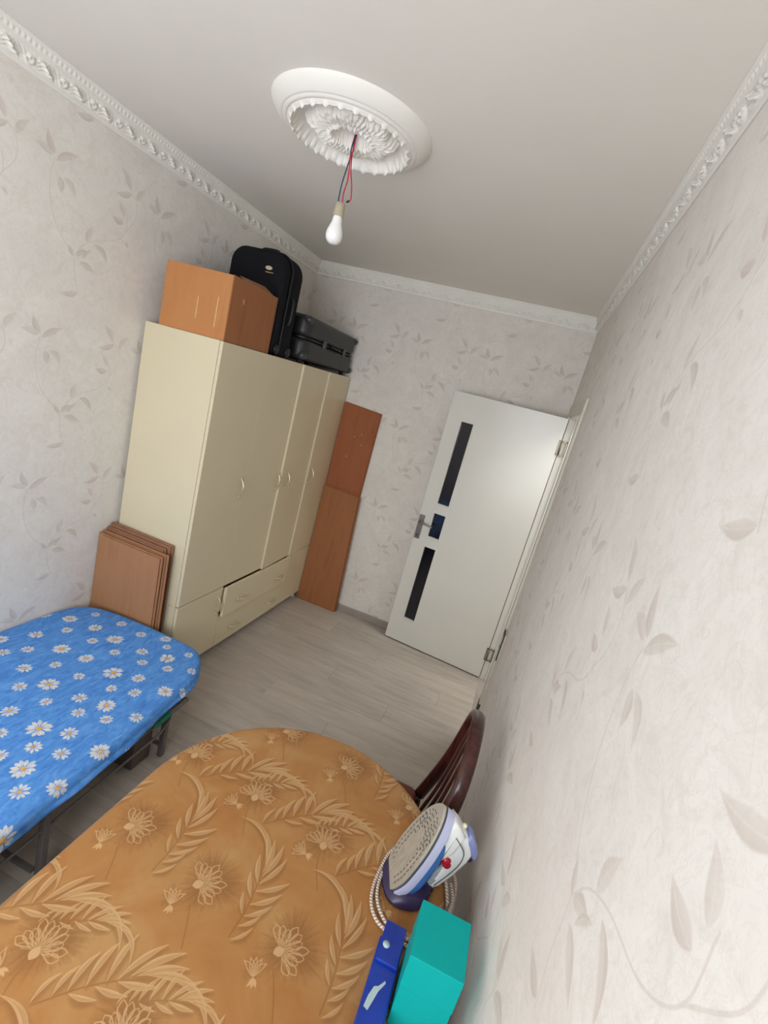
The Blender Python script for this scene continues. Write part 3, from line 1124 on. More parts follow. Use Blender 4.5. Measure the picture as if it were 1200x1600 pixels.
# black soft suitcase standing upright, facing the window
sc1 = thing('soft_suitcase', 'black soft suitcase standing upright on the wardrobe behind the cardboard box', 'suitcase', (0.085, -0.995, ZT + 0.0015))
MX = Matrix.Rotation(PI / 2, 4, 'X')   # outline xy -> xz, extrusion towards -y
out = round_outline(0, 0.0, 0.362, 0.535, [0.03, 0.03, 0.10, 0.09], 10)
m = MB(); m.prism(out, 0.0, 0.125, M=MX, bev=0.018, seg=4, smooth=True)
m.build('shell', 'black_fabric', sc1)
m = MB(); m.prism([(0.004 + x * 0.978, z * 0.978 + 0.004) for x, z in out], 0.127, 0.200, M=MX, bev=0.022, seg=4, smooth=True)
m.build('front_compartment', 'black_fabric', sc1)
m = MB(); m.tube([(x, -0.126, z) for x, z in out] + [(out[0][0], -0.126, out[0][1])], 0.0042, 6, cap=False)
m.build('zipper', 'black_trim', sc1)
m = MB(); m.prism(round_outline(0.04, 0.06, 0.32, 0.36, 0.05), 0.199, 0.215, M=MX, bev=0.008, smooth=True)
m.build('front_pocket', 'black_fabric', sc1)
m = MB(); m.prism([(0.255 + 0.021 * math.cos(a * PI / 12), 0.435 + 0.0105 * math.sin(a * PI / 12)) for a in range(24)], 0.199, 0.205, M=MX, bev=0.001)
m.build('badge', 'pearl_metal', sc1)
m = MB(); m.box((0.238, -0.2035, 0.4115), (0.285, -0.199, 0.4145)); m.build('badge_lettering', 'parcel_tape', sc1)
m = MB(); m.tube([(0.364, -0.09, 0.18), (0.378, -0.09, 0.2), (0.378, -0.09, 0.30), (0.364, -0.09, 0.32)], 0.008, 8, n=16)
m.build('side_handle', 'black_trim', sc1)
m = MB(); m.tube([(0.12, -0.09, 0.534), (0.14, -0.09, 0.55), (0.22, -0.09, 0.55), (0.24, -0.09, 0.534)], 0.007, 8, n=16)
m.build('top_handle', 'black_trim', sc1)
for yy in (-0.03, -0.16):
    m = MB(); m.tube([(0.36, yy, 0.035), (0.372, yy, 0.035)], 0.026, 14)
    m.build('wheel', 'black_trim', sc1)

# dark grey hard suitcase lying flat
sc2 = thing('hard_suitcase', 'dark grey hard-shell suitcase lying flat on the far end of the wardrobe', 'suitcase', (0.0, 0.0, ZT + 0.022))
o2 = round_outline(0.06, -0.865, 0.476, -0.03, 0.075, 8)
m = MB(); m.prism(o2, 0.0, 0.128, bev=0.03, seg=5, smooth=True); m.build('lower_shell', 'dark_plastic', sc2)
m = MB(); m.prism(o2, 0.136, 0.268, bev=0.035, seg=5, smooth=True); m.build('upper_shell', 'dark_plastic', sc2)
o3 = [((x - .268) * 0.985 + .268, (y_ + .4475) * 0.992 - .4475) for x, y_ in o2]
m = MB(); m.prism(o3, 0.127, 0.137); m.build('seam_band', 'black_trim', sc2)
for yy in (-0.835, -0.06):
    for zz in (0.02, 0.235):
        m = MB(); m.sphere((0.452, yy, zz + .006), 0.034, (0.95, 0.95, 0.75), seg=14)
        m.build('corner_guard', 'grey_plastic', sc2)
for yy in (-0.60, -0.25):
    m = MB(); m.box((0.472, yy - 0.022, 0.105), (0.481, yy + 0.022, 0.158), 0.003); m.build('latch', 'grey_plastic', sc2)
m = MB(); m.tube([(0.474, -0.49, 0.132), (0.492, -0.48, 0.132), (0.492, -0.37, 0.132), (0.474, -0.36, 0.132)], 0.007, 8, n=16)
m.build('carry_handle', 'black_trim', sc2)
for (xx, yy) in ((0.12, -0.80), (0.42, -0.80), (0.12, -0.10), (0.42, -0.10)):
    m = MB(); m.lathe([(0, -0.022), (0.014, -0.022), (0.016, -0.012), (0.016, 0.004), (0, 0.004)], 12, M=T(xx, yy, 0)); m.build('foot', 'black_trim', sc2)

# ------------------------------------------------------------------ flattened cartons
# two beside the back wall
fc = thing('flattened_carton', 'tall brown flattened carton leaning at the back wall beside the wardrobe, the lower front one', 'carton', (0, 0, 0.001), 0, 'flattened cartons by the back wall')
del fc['group']
sheet('cardboard_layer', [(0.482, -0.058, 0), (0.846, -0.058, 0), (0.805, -0.036, 1.02), (0.482, -0.036, 1.035)], 'cardboard_brown', fc, -0.006)
sheet('cardboard_layer', [(0.482, -0.072, 0), (0.838, -0.072, 0), (0.797, -0.050, 1.012), (0.482, -0.050, 1.027)], 'cardboard_brown', fc, -0.006)
m = MB(); m.tube([(0.849, -0.064, 0.01), (0.829, -0.053, 0.51), (0.807, -0.043, 1.01)], 0.004, 6); m.build('folded_edge', 'cardboard_edge', fc)
fc2 = thing('flattened_carton', 'orange-brown flattened carton standing behind the taller one at the back wall', 'carton', (0, 0, 0.001))
sheet('cardboard_layer', [(0.482, -0.018, 0.72), (0.792, -0.018, 0.72), (0.802, -0.012, 1.70), (0.482, -0.012, 1.722)], 'cardboard_red', fc2, -0.005)
sheet('cardboard_layer', [(0.482, -0.030, 0.72), (0.786, -0.030, 0.72), (0.794, -0.021, 1.695), (0.482, -0.021, 1.717)], 'cardboard_red', fc2, -0.005)
sheet('cardboard_layer', [(0.482, -0.018, 0.0), (0.792, -0.018, 0.0), (0.792, -0.018, 0.718), (0.482, -0.018, 0.718)], 'cardboard_red', fc2, -0.005)
for (xx, zz, hh) in ((0.63, 1.47, .01), (0.685, 1.50, .012), (0.60, 1.30, .012), (0.70, 1.42, .01)):
    m = MB(); m.box((xx, -0.0378, zz), (xx + .007, -0.0262, zz + hh)); m.build('tape_scrap', 'parcel_tape', fc2)

# stack between the bed and the wardrobe side
stack = [(-1.652, 0.375, 0.835, 'cardboard_edge', 'flattened carton against the wardrobe side, rearmost of the stack beside the bed'),
         (-1.675, 0.352, 0.815, 'cardboard_edge', 'flattened carton in the bedside stack, second from the wardrobe side'),
         (-1.702, 0.395, 0.800, 'cardboard_dull', 'flattened carton in the bedside stack, just behind the front one'),
         (-1.726, 0.380, 0.790, 'cardboard_dull', 'flattened brown carton at the front of the stack beside the bed')]
for k, (yy, xx, zz, mt, lb) in enumerate(stack):
    s_ = thing('flattened_carton', lb, 'carton', (0, 0, 0.001), 0, 'flattened cartons beside the bed')
    x0 = xl(yy) + 0.004
    tl = 0.004
    lean = 0.010
    sheet('cardboard_layer', [(x0, yy - lean, 0), (xx + .02, yy - lean, 0), (xx, yy, zz), (x0, yy, zz + .004)], mt, s_, -0.004)
    sheet('cardboard_layer', [(x0 + .02, yy - .008 - lean, 0), (xx + .012, yy - .008 - lean, 0), (xx - .010, yy - .008, zz - .008), (x0 + .03 * (k == 3), yy - .008, zz - .004)], mt, s_, -0.004)

# ------------------------------------------------------------------ draped covers


def draped(name, outline, ztop, drop_fn, canvas_origin, canvas_size, mat, parent=None, rnd=0.03, crown=0.0, wr=0.002, seed=0.0, bulge=0.012, hang=1.0, rings=46, inner=None):
    """cloth lying on an outline and hanging down around it; UV is the flat cloth"""
    O = [Vector((*p, 0)) for p in outline]
    n = len(O)
    C = Vector((sum(p.x for p in O) / n, sum(p.y for p in O) / n, 0))
    N = []
    for i in range(n):
        tdir = O[(i + 1) % n] - O[i - 1]
        nn = Vector((tdir.y, -tdir.x, 0)).normalized()
        if nn.dot(O[i] - C) < 0 and inner is None:
            nn = -nn
        N.append(nn)
    V, UV, F = [], [], []
    arc = rnd * PI / 2
    rows = []
    for k in range(rings):
        t = (k + 0.35) / rings
        rows.append(('top', 1 - (1 - t) ** 1.4))
    for k in range(1, 7):
        rows.append(('arc', k / 6))
    for k in range(1, 11):
        rows.append(('skirt', k / 10))
    O0 = [O[i] - N[i] * rnd for i in range(n)]
    for kind, t in rows:
        for i in range(n):
            dz = drop_fn(O[i].x, O[i].y)
            if kind == 'top':
                p = C.lerp(O0[i], t)
                q = mnoise.noise((p.x * 4 + seed, p.y * 4, 0)) * 0.6 + mnoise.noise((p.x * 11 + seed, p.y * 11, 3)) * 0.4
                edge = min(1, (1 - t) * 4)
                z = ztop + crown * (1 - t * t) + wr * q * 2
                uvp = p
                V.append((p.x, p.y, z)); UV.append(uvp)
            elif kind == 'arc':
                a = t * PI / 2
                p = O0[i] + N[i] * (rnd * math.sin(a))
                q = mnoise.noise((O0[i].x * 4 + seed, O0[i].y * 4, 0)) * 0.6
                V.append((p.x, p.y, ztop - rnd * (1 - math.cos(a)) + wr * q * 2 * (1 - t)))
                UV.append(O0[i] + N[i] * (arc * t))
            else:
                w_ = (0.0 if O[i].x < 0.06 else 1.0) * math.sin(t * PI) * bulge * (0.4 + mnoise.noise((O[i].x * 5 + seed, O[i].y * 5, 1.7)))
                p = O[i] + N[i] * (w_ * hang)
                V.append((p.x, p.y, ztop - rnd - max(0.004, dz) * t))
                UV.append(O0[i] + N[i] * (arc + dz * t))
    m_ = len(rows)
    for a in range(m_ - 1):
        for i in range(n):
            j = (i + 1) % n
            F.append((a * n + i, (a + 1) * n + i, (a + 1) * n + j, a * n + j))
    V.append((C.x, C.y, ztop + crown)); UV.append(C)
    c_i = len(V) - 1
    for i in range(n):
        F.append((c_i, i, (i + 1) % n))
    U = [((p.x - canvas_origin[0]) / canvas_size[0], (p.y - canvas_origin[1]) / canvas_size[1]) for p in UV]
    o = grid_object(name, V, F, U, mat, parent)
    md = o.modifiers.new('thick', 'SOLIDIFY'); md.thickness = 0.002; md.offset = -1
    return o


def dense(pts, step):
    out = []
    n = len(pts)
    for i in range(n):
        a, b_ = pts[i], pts[(i + 1) % n]
        L = math.hypot(b_[0] - a[0], b_[1] - a[1])
        k = max(1, int(L / step))
        for j in range(k):
            out.append((a[0] + (b_[0] - a[0]) * j / k, a[1] + (b_[1] - a[1]) * j / k))
    return out


# ---- daisy cloth of the bed
BO, BS = (-0.25, -4.45), (1.4, 2.95)
daisies = [(0.373, -1.965, 0.041), (0.56, -2.157, 0.043), (0.286, -1.838, 0.029), (0.232, -1.946, 0.035), (0.163, -2.042, 0.028), (0.09, -1.964, 0.037), (0.108, -2.15, 0.033), (0.185, -2.249, 0.028), (0.142, -2.324, 0.03), (0.272, -2.163, 0.04), (0.312, -2.036, 0.028), (0.451, -2.043, 0.026), (0.423, -1.854, 0.028), (0.53, -1.958, 0.031), (0.594, -2.026, 0.026), (0.401, -2.15, 0.034), (0.352, -2.256, 0.027), (0.292, -2.344, 0.031), (0.663, -2.123, 0.032), (0.482, -2.257, 0.026), (0.633, -2.238, 0.025), (0.442, -2.359, 0.042), (0.378, -2.429, 0.028), (0.589, -2.348, 0.031), (0.72, -2.201, 0.028), (0.805, -2.119, 0.034), (0.533, -1.804, 0.03), (0.584, -1.856, 0.024), (0.65, -1.929, 0.038), (0.707, -1.991, 0.027), (0.703, -1.841, 0.024), (0.794, -1.933, 0.025), (0.857, -2.051, 0.023), (0.521, -2.435, 0.025), (0.47, -2.535, 0.032), (0.696, -2.321, 0.037), (0.653, -2.41, 0.027), (0.753, -2.375, 0.026), (0.824, -2.3, 0.028), (0.619, -2.539, 0.043), (0.544, -2.62, 0.026), (0.712, -2.498, 0.032), (0.853, -2.495, 0.038), (0.93, -2.399, 0.030), (0.676, -2.604, 0.029), (0.767, -2.576, 0.029), (0.631, -2.682, 0.026), (0.729, -2.679, 0.04), (0.866, -2.668, 0.034), (0.795, -2.74, 0.03), (0.895, -2.852, 0.042), (0.133, -1.853, 0.024), (0.95, -2.609, 0.03), (0.92, -2.245, 0.028)]
rng = random.Random(5)
pts_ = list(daisies)
for _ in range(4000):
    x, y_ = rng.uniform(-0.1, 1.05), rng.uniform(-4.3, -1.6)
    r_ = rng.choice([0.028, 0.03, 0.036, 0.042])
    inside_measured = 0.02 < x < 0.92 and y_ > -2.2 - 0.75 * x / 0.9 + 0.12
    if inside_measured:
        continue
    if all(math.hypot(x - a, y_ - b_) > 0.105 for a, b_, _r in pts_):
        pts_.append((x, y_, r_))
cv = Canvas(BS[0], BS[1], 900, 3)
for k, (x, y_, r_) in enumerate(pts_):
    cx, cy = x - BO[0], y_ - BO[1]
    r_ *= 1.02
    npet = 12 if r_ > 0.034 else 10
    ph0 = rng.random() * 6
    for i in range(npet):
        a = ph0 + 2 * PI * i / npet + rng.uniform(-.12, .12)
        rl = r_ * rng.uniform(0.88, 1.05)
        ca, sa = math.cos(a), math.sin(a)
        cv.leaf((cx + ca * r_ * .12, cy + sa * r_ * .12), (cx + ca * rl, cy + sa * rl), r_ * 0.155, 0, 0, rng.uniform(0.85, 1.0), soft=1.4, vein=0.35, peak=0.62)
    g = cv.region(cx - r_ * .4, cy - r_ * .4, cx + r_ * .4, cy + r_ * .4)
    if g:
        X, Y, idx = g
        cv.put(1, idx, np.clip((r_ * 0.25 - np.hypot(X - cx, Y - cy)) * 900 / 2.5, 0, 1).astype(np.float32))
im = cv.image('daisy_print')
t = newmat('daisy_cloth')
uv = t.n('ShaderNodeUVMap')
it = t.n('ShaderNodeTexImage', image=im, extension='CLIP', interpolation='Linear')
t.l(uv.outputs[0], it.inputs[0])
sep = t.n('ShaderNodeSeparateColor'); t.l(it.outputs[0], sep.inputs[0])
ob = t.coords('Object', (1, 1, 1))
f1 = t.noise(t.coords('Object', (30, 9, 10), (0, 0, 0.6)), 1.6, 5, 0.7, 1.2)
f2 = t.noise(ob, 3.5, 3)
blue = t.ramp(f1, [(0.3, srgb(58, 114, 196)), (0.5, srgb(80, 142, 220)), (0.7, srgb(110, 168, 234))])
blue = t.mix(t.math('MULTIPLY', f2, 0.3), blue, srgb(92, 148, 214))
pet = t.ramp(t.noise(ob, 120, 2), [(0.35, srgb(232, 230, 222)), (0.7, srgb(202, 200, 200))])
c = t.mix(sep.outputs[0], blue, pet)
yel = t.ramp(t.noise(ob, 160, 2), [(0.35, srgb(236, 190, 92)), (0.65, srgb(206, 140, 70))])
c = t.mix(sep.outputs[1], c, yel)
t.set(c, 0.72, spec=0.3)
t.bump(t.noise(ob, 220, 4), 0.15, 0.001)

bed = thing('folding_bed', 'low metal folding bed along the wall under a daisy cover', 'bed', (0.45, -2.8, 0), 0)
bed_out = [(xl(-4.35) + .016, -4.35), (0.93, -4.35), (0.925, -3.4), (0.92, -2.75), (0.918, -2.5), (0.900, -2.28), (0.885, -2.08), (0.850, -1.95), (0.800, -1.85), (0.735, -1.775), (0.66, -1.757),
           (0.55, -1.752), (0.40, -1.752), (0.25, -1.752), (0.12, -1.765), (0.03, -1.80), (xl(-1.9) + .010, -1.90), (xl(-2.1) + .010, -2.1), (xl(-3.2) + .010, -3.2)]
bed_out = [(x - 0.036 * max(0.0, min(1.0, (x - 0.55) / 0.3)) * (0.45 if y_ > -2.0 else 1.0), y_) for x, y_ in bed_out]


def chaikin(pts, times=2):
    for _ in range(times):
        q = []
        for i in range(len(pts)):
            a, b_ = pts[i], pts[(i + 1) % len(pts)]
            q += [(a[0] * .75 + b_[0] * .25, a[1] * .75 + b_[1] * .25), (a[0] * .25 + b_[0] * .75, a[1] * .25 + b_[1] * .75)]
        pts = q
    return pts


bo = dense(chaikin(bed_out), 0.02)
Zb = 0.418


def bed_drop(x, y_):
    if x < 0.02:
        return 0.02
    v_ = 0.030 + 0.012 * mnoise.noise((x * 6, y_ * 3, 0))
    if y_ > -1.83:
        v_ = 0.035 + 0.02 * max(0, min(1, (x - 0.2) / 0.5))
    if -2.25 < y_ < -1.95 and x > 0.8:
        v_ -= 0.012 * (1 - abs(y_ + 2.1) / 0.15)
    return max(0.015, v_)


cover = draped('daisy_bedcover', bo, Zb, bed_drop, BO, BS, 'daisy_cloth', None, rnd=0.032, crown=0.018, wr=0.0035, seed=2.0, bulge=0.02)
tag(cover, 'blue bedcover printed with white daisies spread over the folding bed', 'bedcover')
BL = Matrix.Translation((-0.45, 2.8, 0))


def bpart(mb_, name, mat, parent=bed):
    for v_ in mb_.b.verts:
        if parent is bed:
            v_.co = BL @ v_.co
    return mb_.build(name, mat, parent)


m = MB()
mo = [(C_[0] - (0.03 if C_[0] > 0.5 else -0.012), C_[1] - 0.03) for C_ in bed_out]
m.prism(mo, 0.325, 0.384, bev=0.012, seg=2, smooth=False)
bpart(m, 'mattress', 'mattress_ticking')
RX = 0.832
m = MB()
m.tube([(RX, -4.3, 0.312), (RX, -2.2, 0.312), (RX - 0.012, -2.03, 0.312), (RX - 0.075, -1.93, 0.312), (RX - 0.16, -1.89, 0.312), (0.1, -1.89, 0.312)], 0.0125, 10, n=60)
m.tube([(0.02, -4.3, 0.312), (0.02, -1.9, 0.312)], 0.0125, 10)
bpart(m, 'frame_rail', 'bed_metal')
m = MB(); m.tube([(0.836, -4.3, 0.232), (0.836, -2.69, 0.232), (0.838, -2.15, 0.240), (0.812, -2.060, 0.250)], 0.0055, 8)
bpart(m, 'lower_rod', 'bed_metal')
for (x, y_) in ((0.834, -2.672), (0.772, -2.03), (0.05, -2.688), (0.05, -2.03), (0.834, -4.1), (0.05, -4.1)):
    m = MB(); m.box((x - 0.0125, y_ - 0.0125, 0.0), (x + 0.0125, y_ + 0.0125, 0.302), 0.003)
    bpart(m, 'leg', 'bed_metal')
for y_ in (-2.688, -2.03):
    m = MB(); m.box((0.064, y_ - 0.008, 0.05), (0.758 if y_ > -2.5 else 0.820, y_ + 0.008, 0.066), 0.002)
    bpart(m, 'cross_bar', 'bed_metal')
m = MB(); m.box((0.815, -2.225, 0.322), (0.862, -2.12, 0.338), 0.006)
bpart(m, 'green_tie', 'green_cloth')
# board box pushed under the bed
ub = thing('storage_box', 'dark brownish storage box pushed under the daisy-covered bed', 'box', (0.52, -2.12, 0))
m = MB(); m.box((-0.22, -0.05, 0.0), (0.215, 0.06, 0.20), 0.004); m.build('body', 'under_bed_board', ub)
m = MB(); m.box((-0.225, -0.055, 0.2005), (0.22, 0.065, 0.222), 0.004); m.build('lid', 'under_bed_board', ub)

# ------------------------------------------------------------------ table with brocade cloth
TC, TR = (1.67, -2.752), 0.418
out = []
for k in range(61):
    a = PI * k / 60
    out.append((TC[0] + TR * math.cos(a), TC[1] + TR * math.sin(a)))
out += [(1.245, -3.138), (1.245, -4.2), (2.092, -4.2), (2.090, -3.138)]
TZ = 0.75

TO, TS = (1.0, -4.4), (1.35, 2.35)
cv = Canvas(TS[0], TS[1], 1150, 3)


def tp(p): return (p[0] - TO[0], p[1] - TO[1])


def carnation(c, ang, s=1.0, seed=0):
    x, y_ = tp(c)
    base = (x - 0.018 * s * math.cos(ang), y_ - 0.018 * s * math.sin(ang))
    cv.blob((x + .008 * math.cos(ang), y_ + .008 * math.sin(ang)), 0.072 * s, 1, 0.95, 0.16, 19, 0.55, seed)
    for k in range(11):
        a = ang + (k - 5) * 0.30
        L = (0.055 + 0.008 * math.sin(k * 2.1)) * s * (1 - 0.03 * abs(k - 5))
        q = (base[0] + L * math.cos(a), base[1] + L * math.sin(a))
        cv.leaf(base, q, 0.0085 * s, 0.03 * (k - 5) / 5, 0, 1.0, outline=0.0021, peak=0.74)
        a2 = a + 0.14
        q = (base[0] + L * .72 * math.cos(a2), base[1] + L * .72 * math.sin(a2))
        cv.leaf(base, q, 0.005 * s, 0, 0, 0.6, outline=0.0014, peak=0.7)
    b2 = (base[0] - 0.016 * s * math.cos(ang), base[1] - 0.016 * s * math.sin(ang))
    cv.leaf(b2, (base[0] + .010 * math.cos(ang), base[1] + .010 * math.sin(ang)), 0.0095 * s, 0, 0, 0.85)
    return b2


def tulip(c, ang, s=1.0):
    x, y_ = tp(c)
    b2 = (x - 0.02 * s * math.cos(ang), y_ - 0.02 * s * math.sin(ang))
    cv.blob((x, y_), 0.032 * s, 1, 0.55, 0.1, 9, 0.5, 1)
    for k, of in enumerate((-0.75, -0.35, 0, 0.35, 0.75)):
        a = ang + of
        q = (b2[0] + 0.043 * s * math.cos(a), b2[1] + 0.043 * s * math.sin(a))
        cv.leaf(b2, q, 0.0075 * s, -0.16 * of, 0, 0.9, outline=0.002, peak=0.45)
    for of in (-0.5, 0.0, 0.5):
        q = (b2[0] - 0.022 * s * math.cos(ang + of), b2[1] - 0.022 * s * math.sin(ang + of))
        cv.leaf(b2, q, 0.0035 * s, 0.1, 0, 0.8)


def spray(p, q, mir=1, s=1.0):
    """leafy branch from p to q with long curled leaves"""
    P, Q = np.array(tp(p)), np.array(tp(q))
    L = np.linalg.norm(Q - P)
    d = (Q - P) / L
    n = np.array([-d[1], d[0]]) * mir
    f = lambda u, v: tuple(P + d * (u * L) + n * (v * L))
    cv.stroke([f(-.1, -.05), f(.2, .03), f(.5, .05), f(.8, 0), f(1, -.12)], 0.0016, 1, 0.8, 24)
    LV = [(-.12, -.04, .02, .13, .012, .22), (0.00, -.01, .13, .17, .014, .22), (.09, .01, .24, .25, .017, .20), (.20, .03, .36, .31, .020, .18), (.33, .05, .48, .36, .020, .15),
          (.10, 0, .30, -.055, .013, -.12), (.26, .03, .50, -.05, .017, -.12), (.40, .05, .70, -.01, .020, -.10), (.40, .06, .72, .27, .020, .14),
          (.48, .07, .86, .20, .023, .14), (.52, .07, .90, .09, .023, .12), (.60, .07, .96, -.02, .023, .16), (.70, .05, 1.06, -.34, .021, .24)]
    for k, (a, b_, c, e, w, be) in enumerate(LV):
        w, be = w * 1.45, be * (0.9 if k == 12 else 0.45)
        A, B = f(a, b_), f(c, e)
        off = (0.004, -0.005)
        cv.leaf((A[0] + off[0], A[1] + off[1]), (B[0] + off[0], B[1] + off[1]), w * L * 1.7, be * mir, 1, 0.7, soft=9)
        cv.leaf(A, B, w * L * 0.84, be * mir, 0, 0.85, soft=1.5, vein=0.55, grad=0.6, peak=0.5)
        cv.leaf(A, B, w * L * 0.84, be * mir, 0, 0.9, outline=0.0011, peak=0.5)


# measured lattice of the print
A1, B1 = (0.2235, -0.033), (0.033, -0.264)
for i in range(-4, 5):
    for j in range(-3, 8):
        bx_, by_ = 1.531 + i * A1[0] + j * B1[0], -2.653 + i * A1[1] + j * B1[1]
        if not (1.05 < bx_ < 2.3 and -4.35 < by_ < -2.15):
            continue
        odd = j % 2
        ca = 1.62 if not odd else 0.75
        carnation((bx_, by_), ca, 1.0, i * 1.3 + j)
        tulip((bx_ - 0.045, by_ - 0.060), 2.9 if not odd else 1.9, 0.85)
        cv.stroke([tp((bx_ - 0.02 * math.cos(ca), by_ - 0.04)), tp((bx_ + 0.01, by_ - 0.08)), tp((bx_ + 0.035, by_ - 0.13))], 0.0015, 1, 0.7, 10)
        if not odd:
            spray((bx_ + 0.142, by_ - 0.309), (bx_ + 0.084, by_ - 0.083), -1)
            spray((bx_ + 0.080, by_ - 0.052), (bx_ + 0.296, by_ + 0.075), 1)
        else:
            spray((bx_ + 0.010, by_ - 0.235), (bx_ + 0.165, by_ - 0.180), 1)
im = cv.image('brocade_print')
t = newmat('brocade_cloth')
uv = t.n('ShaderNodeUVMap')
it = t.n('ShaderNodeTexImage', image=im, extension='CLIP', interpolation='Linear')
t.l(uv.outputs[0], it.inputs[0])
sep = t.n('ShaderNodeSeparateColor'); t.l(it.outputs[0], sep.inputs[0])
ob = t.coords('Object')
f1 = t.noise(ob, 5, 4, 0.6, 0.8)
f2 = t.noise(ob, 300, 2)
gold = t.ramp(f1, [(0.32, srgb(160, 106, 54)), (0.5, srgb(169, 120, 68)), (0.68, srgb(176, 134, 84))])
dk = t.math('MULTIPLY', sep.outputs[1], 0.75)
c = t.mix(dk, gold, srgb(132, 86, 46))
c = t.mix(t.math('MULTIPLY', sep.outputs[0], 0.66), c, srgb(222, 186, 136))
c = t.mix(t.math('MULTIPLY', f2, 0.10), c, srgb(120, 70, 30))
t.set(c, 0.55, spec=0.35)
t.b.inputs['Sheen Weight'].default_value = 0.08
t.bump(t.math('ADD', t.math('MULTIPLY', f2, 0.3), sep.outputs[0]), 0.05, 0.001)

table = thing('dining_table', 'rounded-end dining table standing against the right wall under a golden cloth', 'table', (1.67, -3.3, 0))
TL = Matrix.Translation((-1.67, 3.3, 0))


def tpart(mb_, name, mat):
    for v_ in mb_.b.verts:
        v_.co = TL @ v_.co
    return mb_.build(name, mat, table)


m = MB()
tout = [((x - TC[0]) * 0.972 + TC[0], (y_ + 3.3) * 0.985 - 3.3) for x, y_ in out]
m.prism(tout, 0.722, 0.7455, bev=0.004, seg=2)
tpart(m, 'tabletop', 'chair_wood')
m = MB()
for lo, hi in (((1.36, -3.95, .64), (1.385, -2.75, .7215)), ((1.955, -3.95, .64), (1.98, -2.75, .7215)), ((1.36, -2.75, .64), (1.98, -2.725, .7215)), ((1.36, -3.975, .64), (1.98, -3.95, .7215))):
    m.box(lo, hi, 0.002)
tpart(m, 'apron', 'chair_wood')
for (x, y_) in ((1.335, -2.72), (2.005, -2.72), (1.335, -3.98), (2.005, -3.98)):
    m = MB(); m.loft([[(x + s * dx, y_ + s * dy, z) for dx, dy in ((-1, -1), (1, -1), (1, 1), (-1, 1))] for z, s in ((0.0, 0.018), (0.5, 0.025), (0.7215, 0.027))], smooth=False)
    tpart(m, 'leg', 'chair_wood')

to = dense(out, 0.016)


def cloth_drop(x, y_):
    if x > 2.05:
        return 0.10
    return 0.13 + 0.012 * math.sin(x * 60 + y_ * 45)


cloth = draped('tablecloth', to, TZ, cloth_drop, TO, TS, 'brocade_cloth', None, rnd=0.012, crown=0.0, wr=0.0012, seed=9.0, bulge=0.010, rings=60)
tag(cloth, 'golden brown tablecloth woven with carnations and leaf sprays', 'tablecloth')

# ------------------------------------------------------------------ chair beside the right wall
ch = thing('dining_chair', 'dark brown wooden chair with a hooped slatted back, standing beside the right wall', 'chair', (0, 0, 0))
CY, SL = -2.310, 0.25


def cb(y_, z):  # a point of the slanted back plane
    t_ = (z - 0.45) / 0.53
    return Vector((1.950 + 0.098 * (1 - (1 - t_) ** 1.7 if t_ < 1 else 1), y_, z))


def half_back(z):
    """half width of the back at height z"""
    if z <= 0.80:
        u = (z - 0.45) / 0.35
        return 0.240 - 0.034 * (u * u * (3 - 2 * u))
    u = min(1.0, (z - 0.80) / 0.18)
    return 0.206 * math.sqrt(max(0.0, 1 - u ** 2.2))


up_side = [0.45 + 0.35 * k / 12 for k in range(13)] + [0.80 + 0.18 * math.sin(PI / 2 * k / 10) for k in range(1, 10)]
P3 = [cb(CY - half_back(z), z) for z in up_side] + [cb(CY, 0.98)] + [cb(CY + half_back(z), z) for z in up_side[::-1]]
m = MB(); m.tube(P3, 0.0125, 12, flat=1.75, up=(0, 1, 0))
m.build('back_hoop', 'chair_wood', ch)
for dy in (-0.12, -0.04, 0.04, 0.12):
    z1 = 0.80 + 0.18 * max(0, 1 - (abs(dy) / 0.206) ** 2) ** (1 / 2.2) - 0.004
    m = MB(); m.tube([cb(CY + dy * 0.8, 0.455), cb(CY + dy * 0.95, 0.65), cb(CY + dy, z1)], [0.010, 0.013, 0.009], 8, n=14, flat=0.55, up=(0, 1, 0))
    m.build('back_slat', 'chair_wood', ch)
m = MB()
sp_ = round_outline(1.535, CY - 0.245, 1.965, CY + 0.262, [0.07, 0.03, 0.03, 0.07], 6)
m.prism(sp_, 0.415, 0.437, bev=0.004, seg=2)
m.build('seat', 'chair_wood', ch)
m = MB()
sp_ = round_outline(1.545, CY - 0.235, 1.942, CY + 0.258, [0.07, 0.03, 0.03, 0.07], 6)
m.prism(sp_, 0.4375, 0.462, bev=0.011, seg=3, smooth=True)
m.build('seat_cushion', 'chair_seat_cloth', ch)
for (x, y_, x2, y2) in ((1.59, CY - .2, 1.57, CY - .215), (1.59, CY + .2, 1.57, CY + .215), (1.945, CY - .21, 2.0, CY - .225), (1.945, CY + .215, 2.0, CY + .23)):
    m = MB(); m.tube([(x2, y2, 0.0), ((x + x2) / 2, (y_ + y2) / 2, 0.2), (x, y_, 0.4145)], [0.014, 0.018, 0.02], 10, n=12)
    m.build('leg', 'chair_wood', ch)
for y_ in (CY - .205, CY + .208):
    m = MB(); m.tube([(1.582, y_, 0.2), (1.972, y_, 0.2)], 0.009, 8); m.build('stretcher', 'chair_wood', ch)
for f_, z in ((1.582, 0.24),):
    m = MB(); m.tube([(f_, CY - .207, z), (f_, CY + .207, z)], 0.009, 8); m.build('stretcher', 'chair_wood', ch)

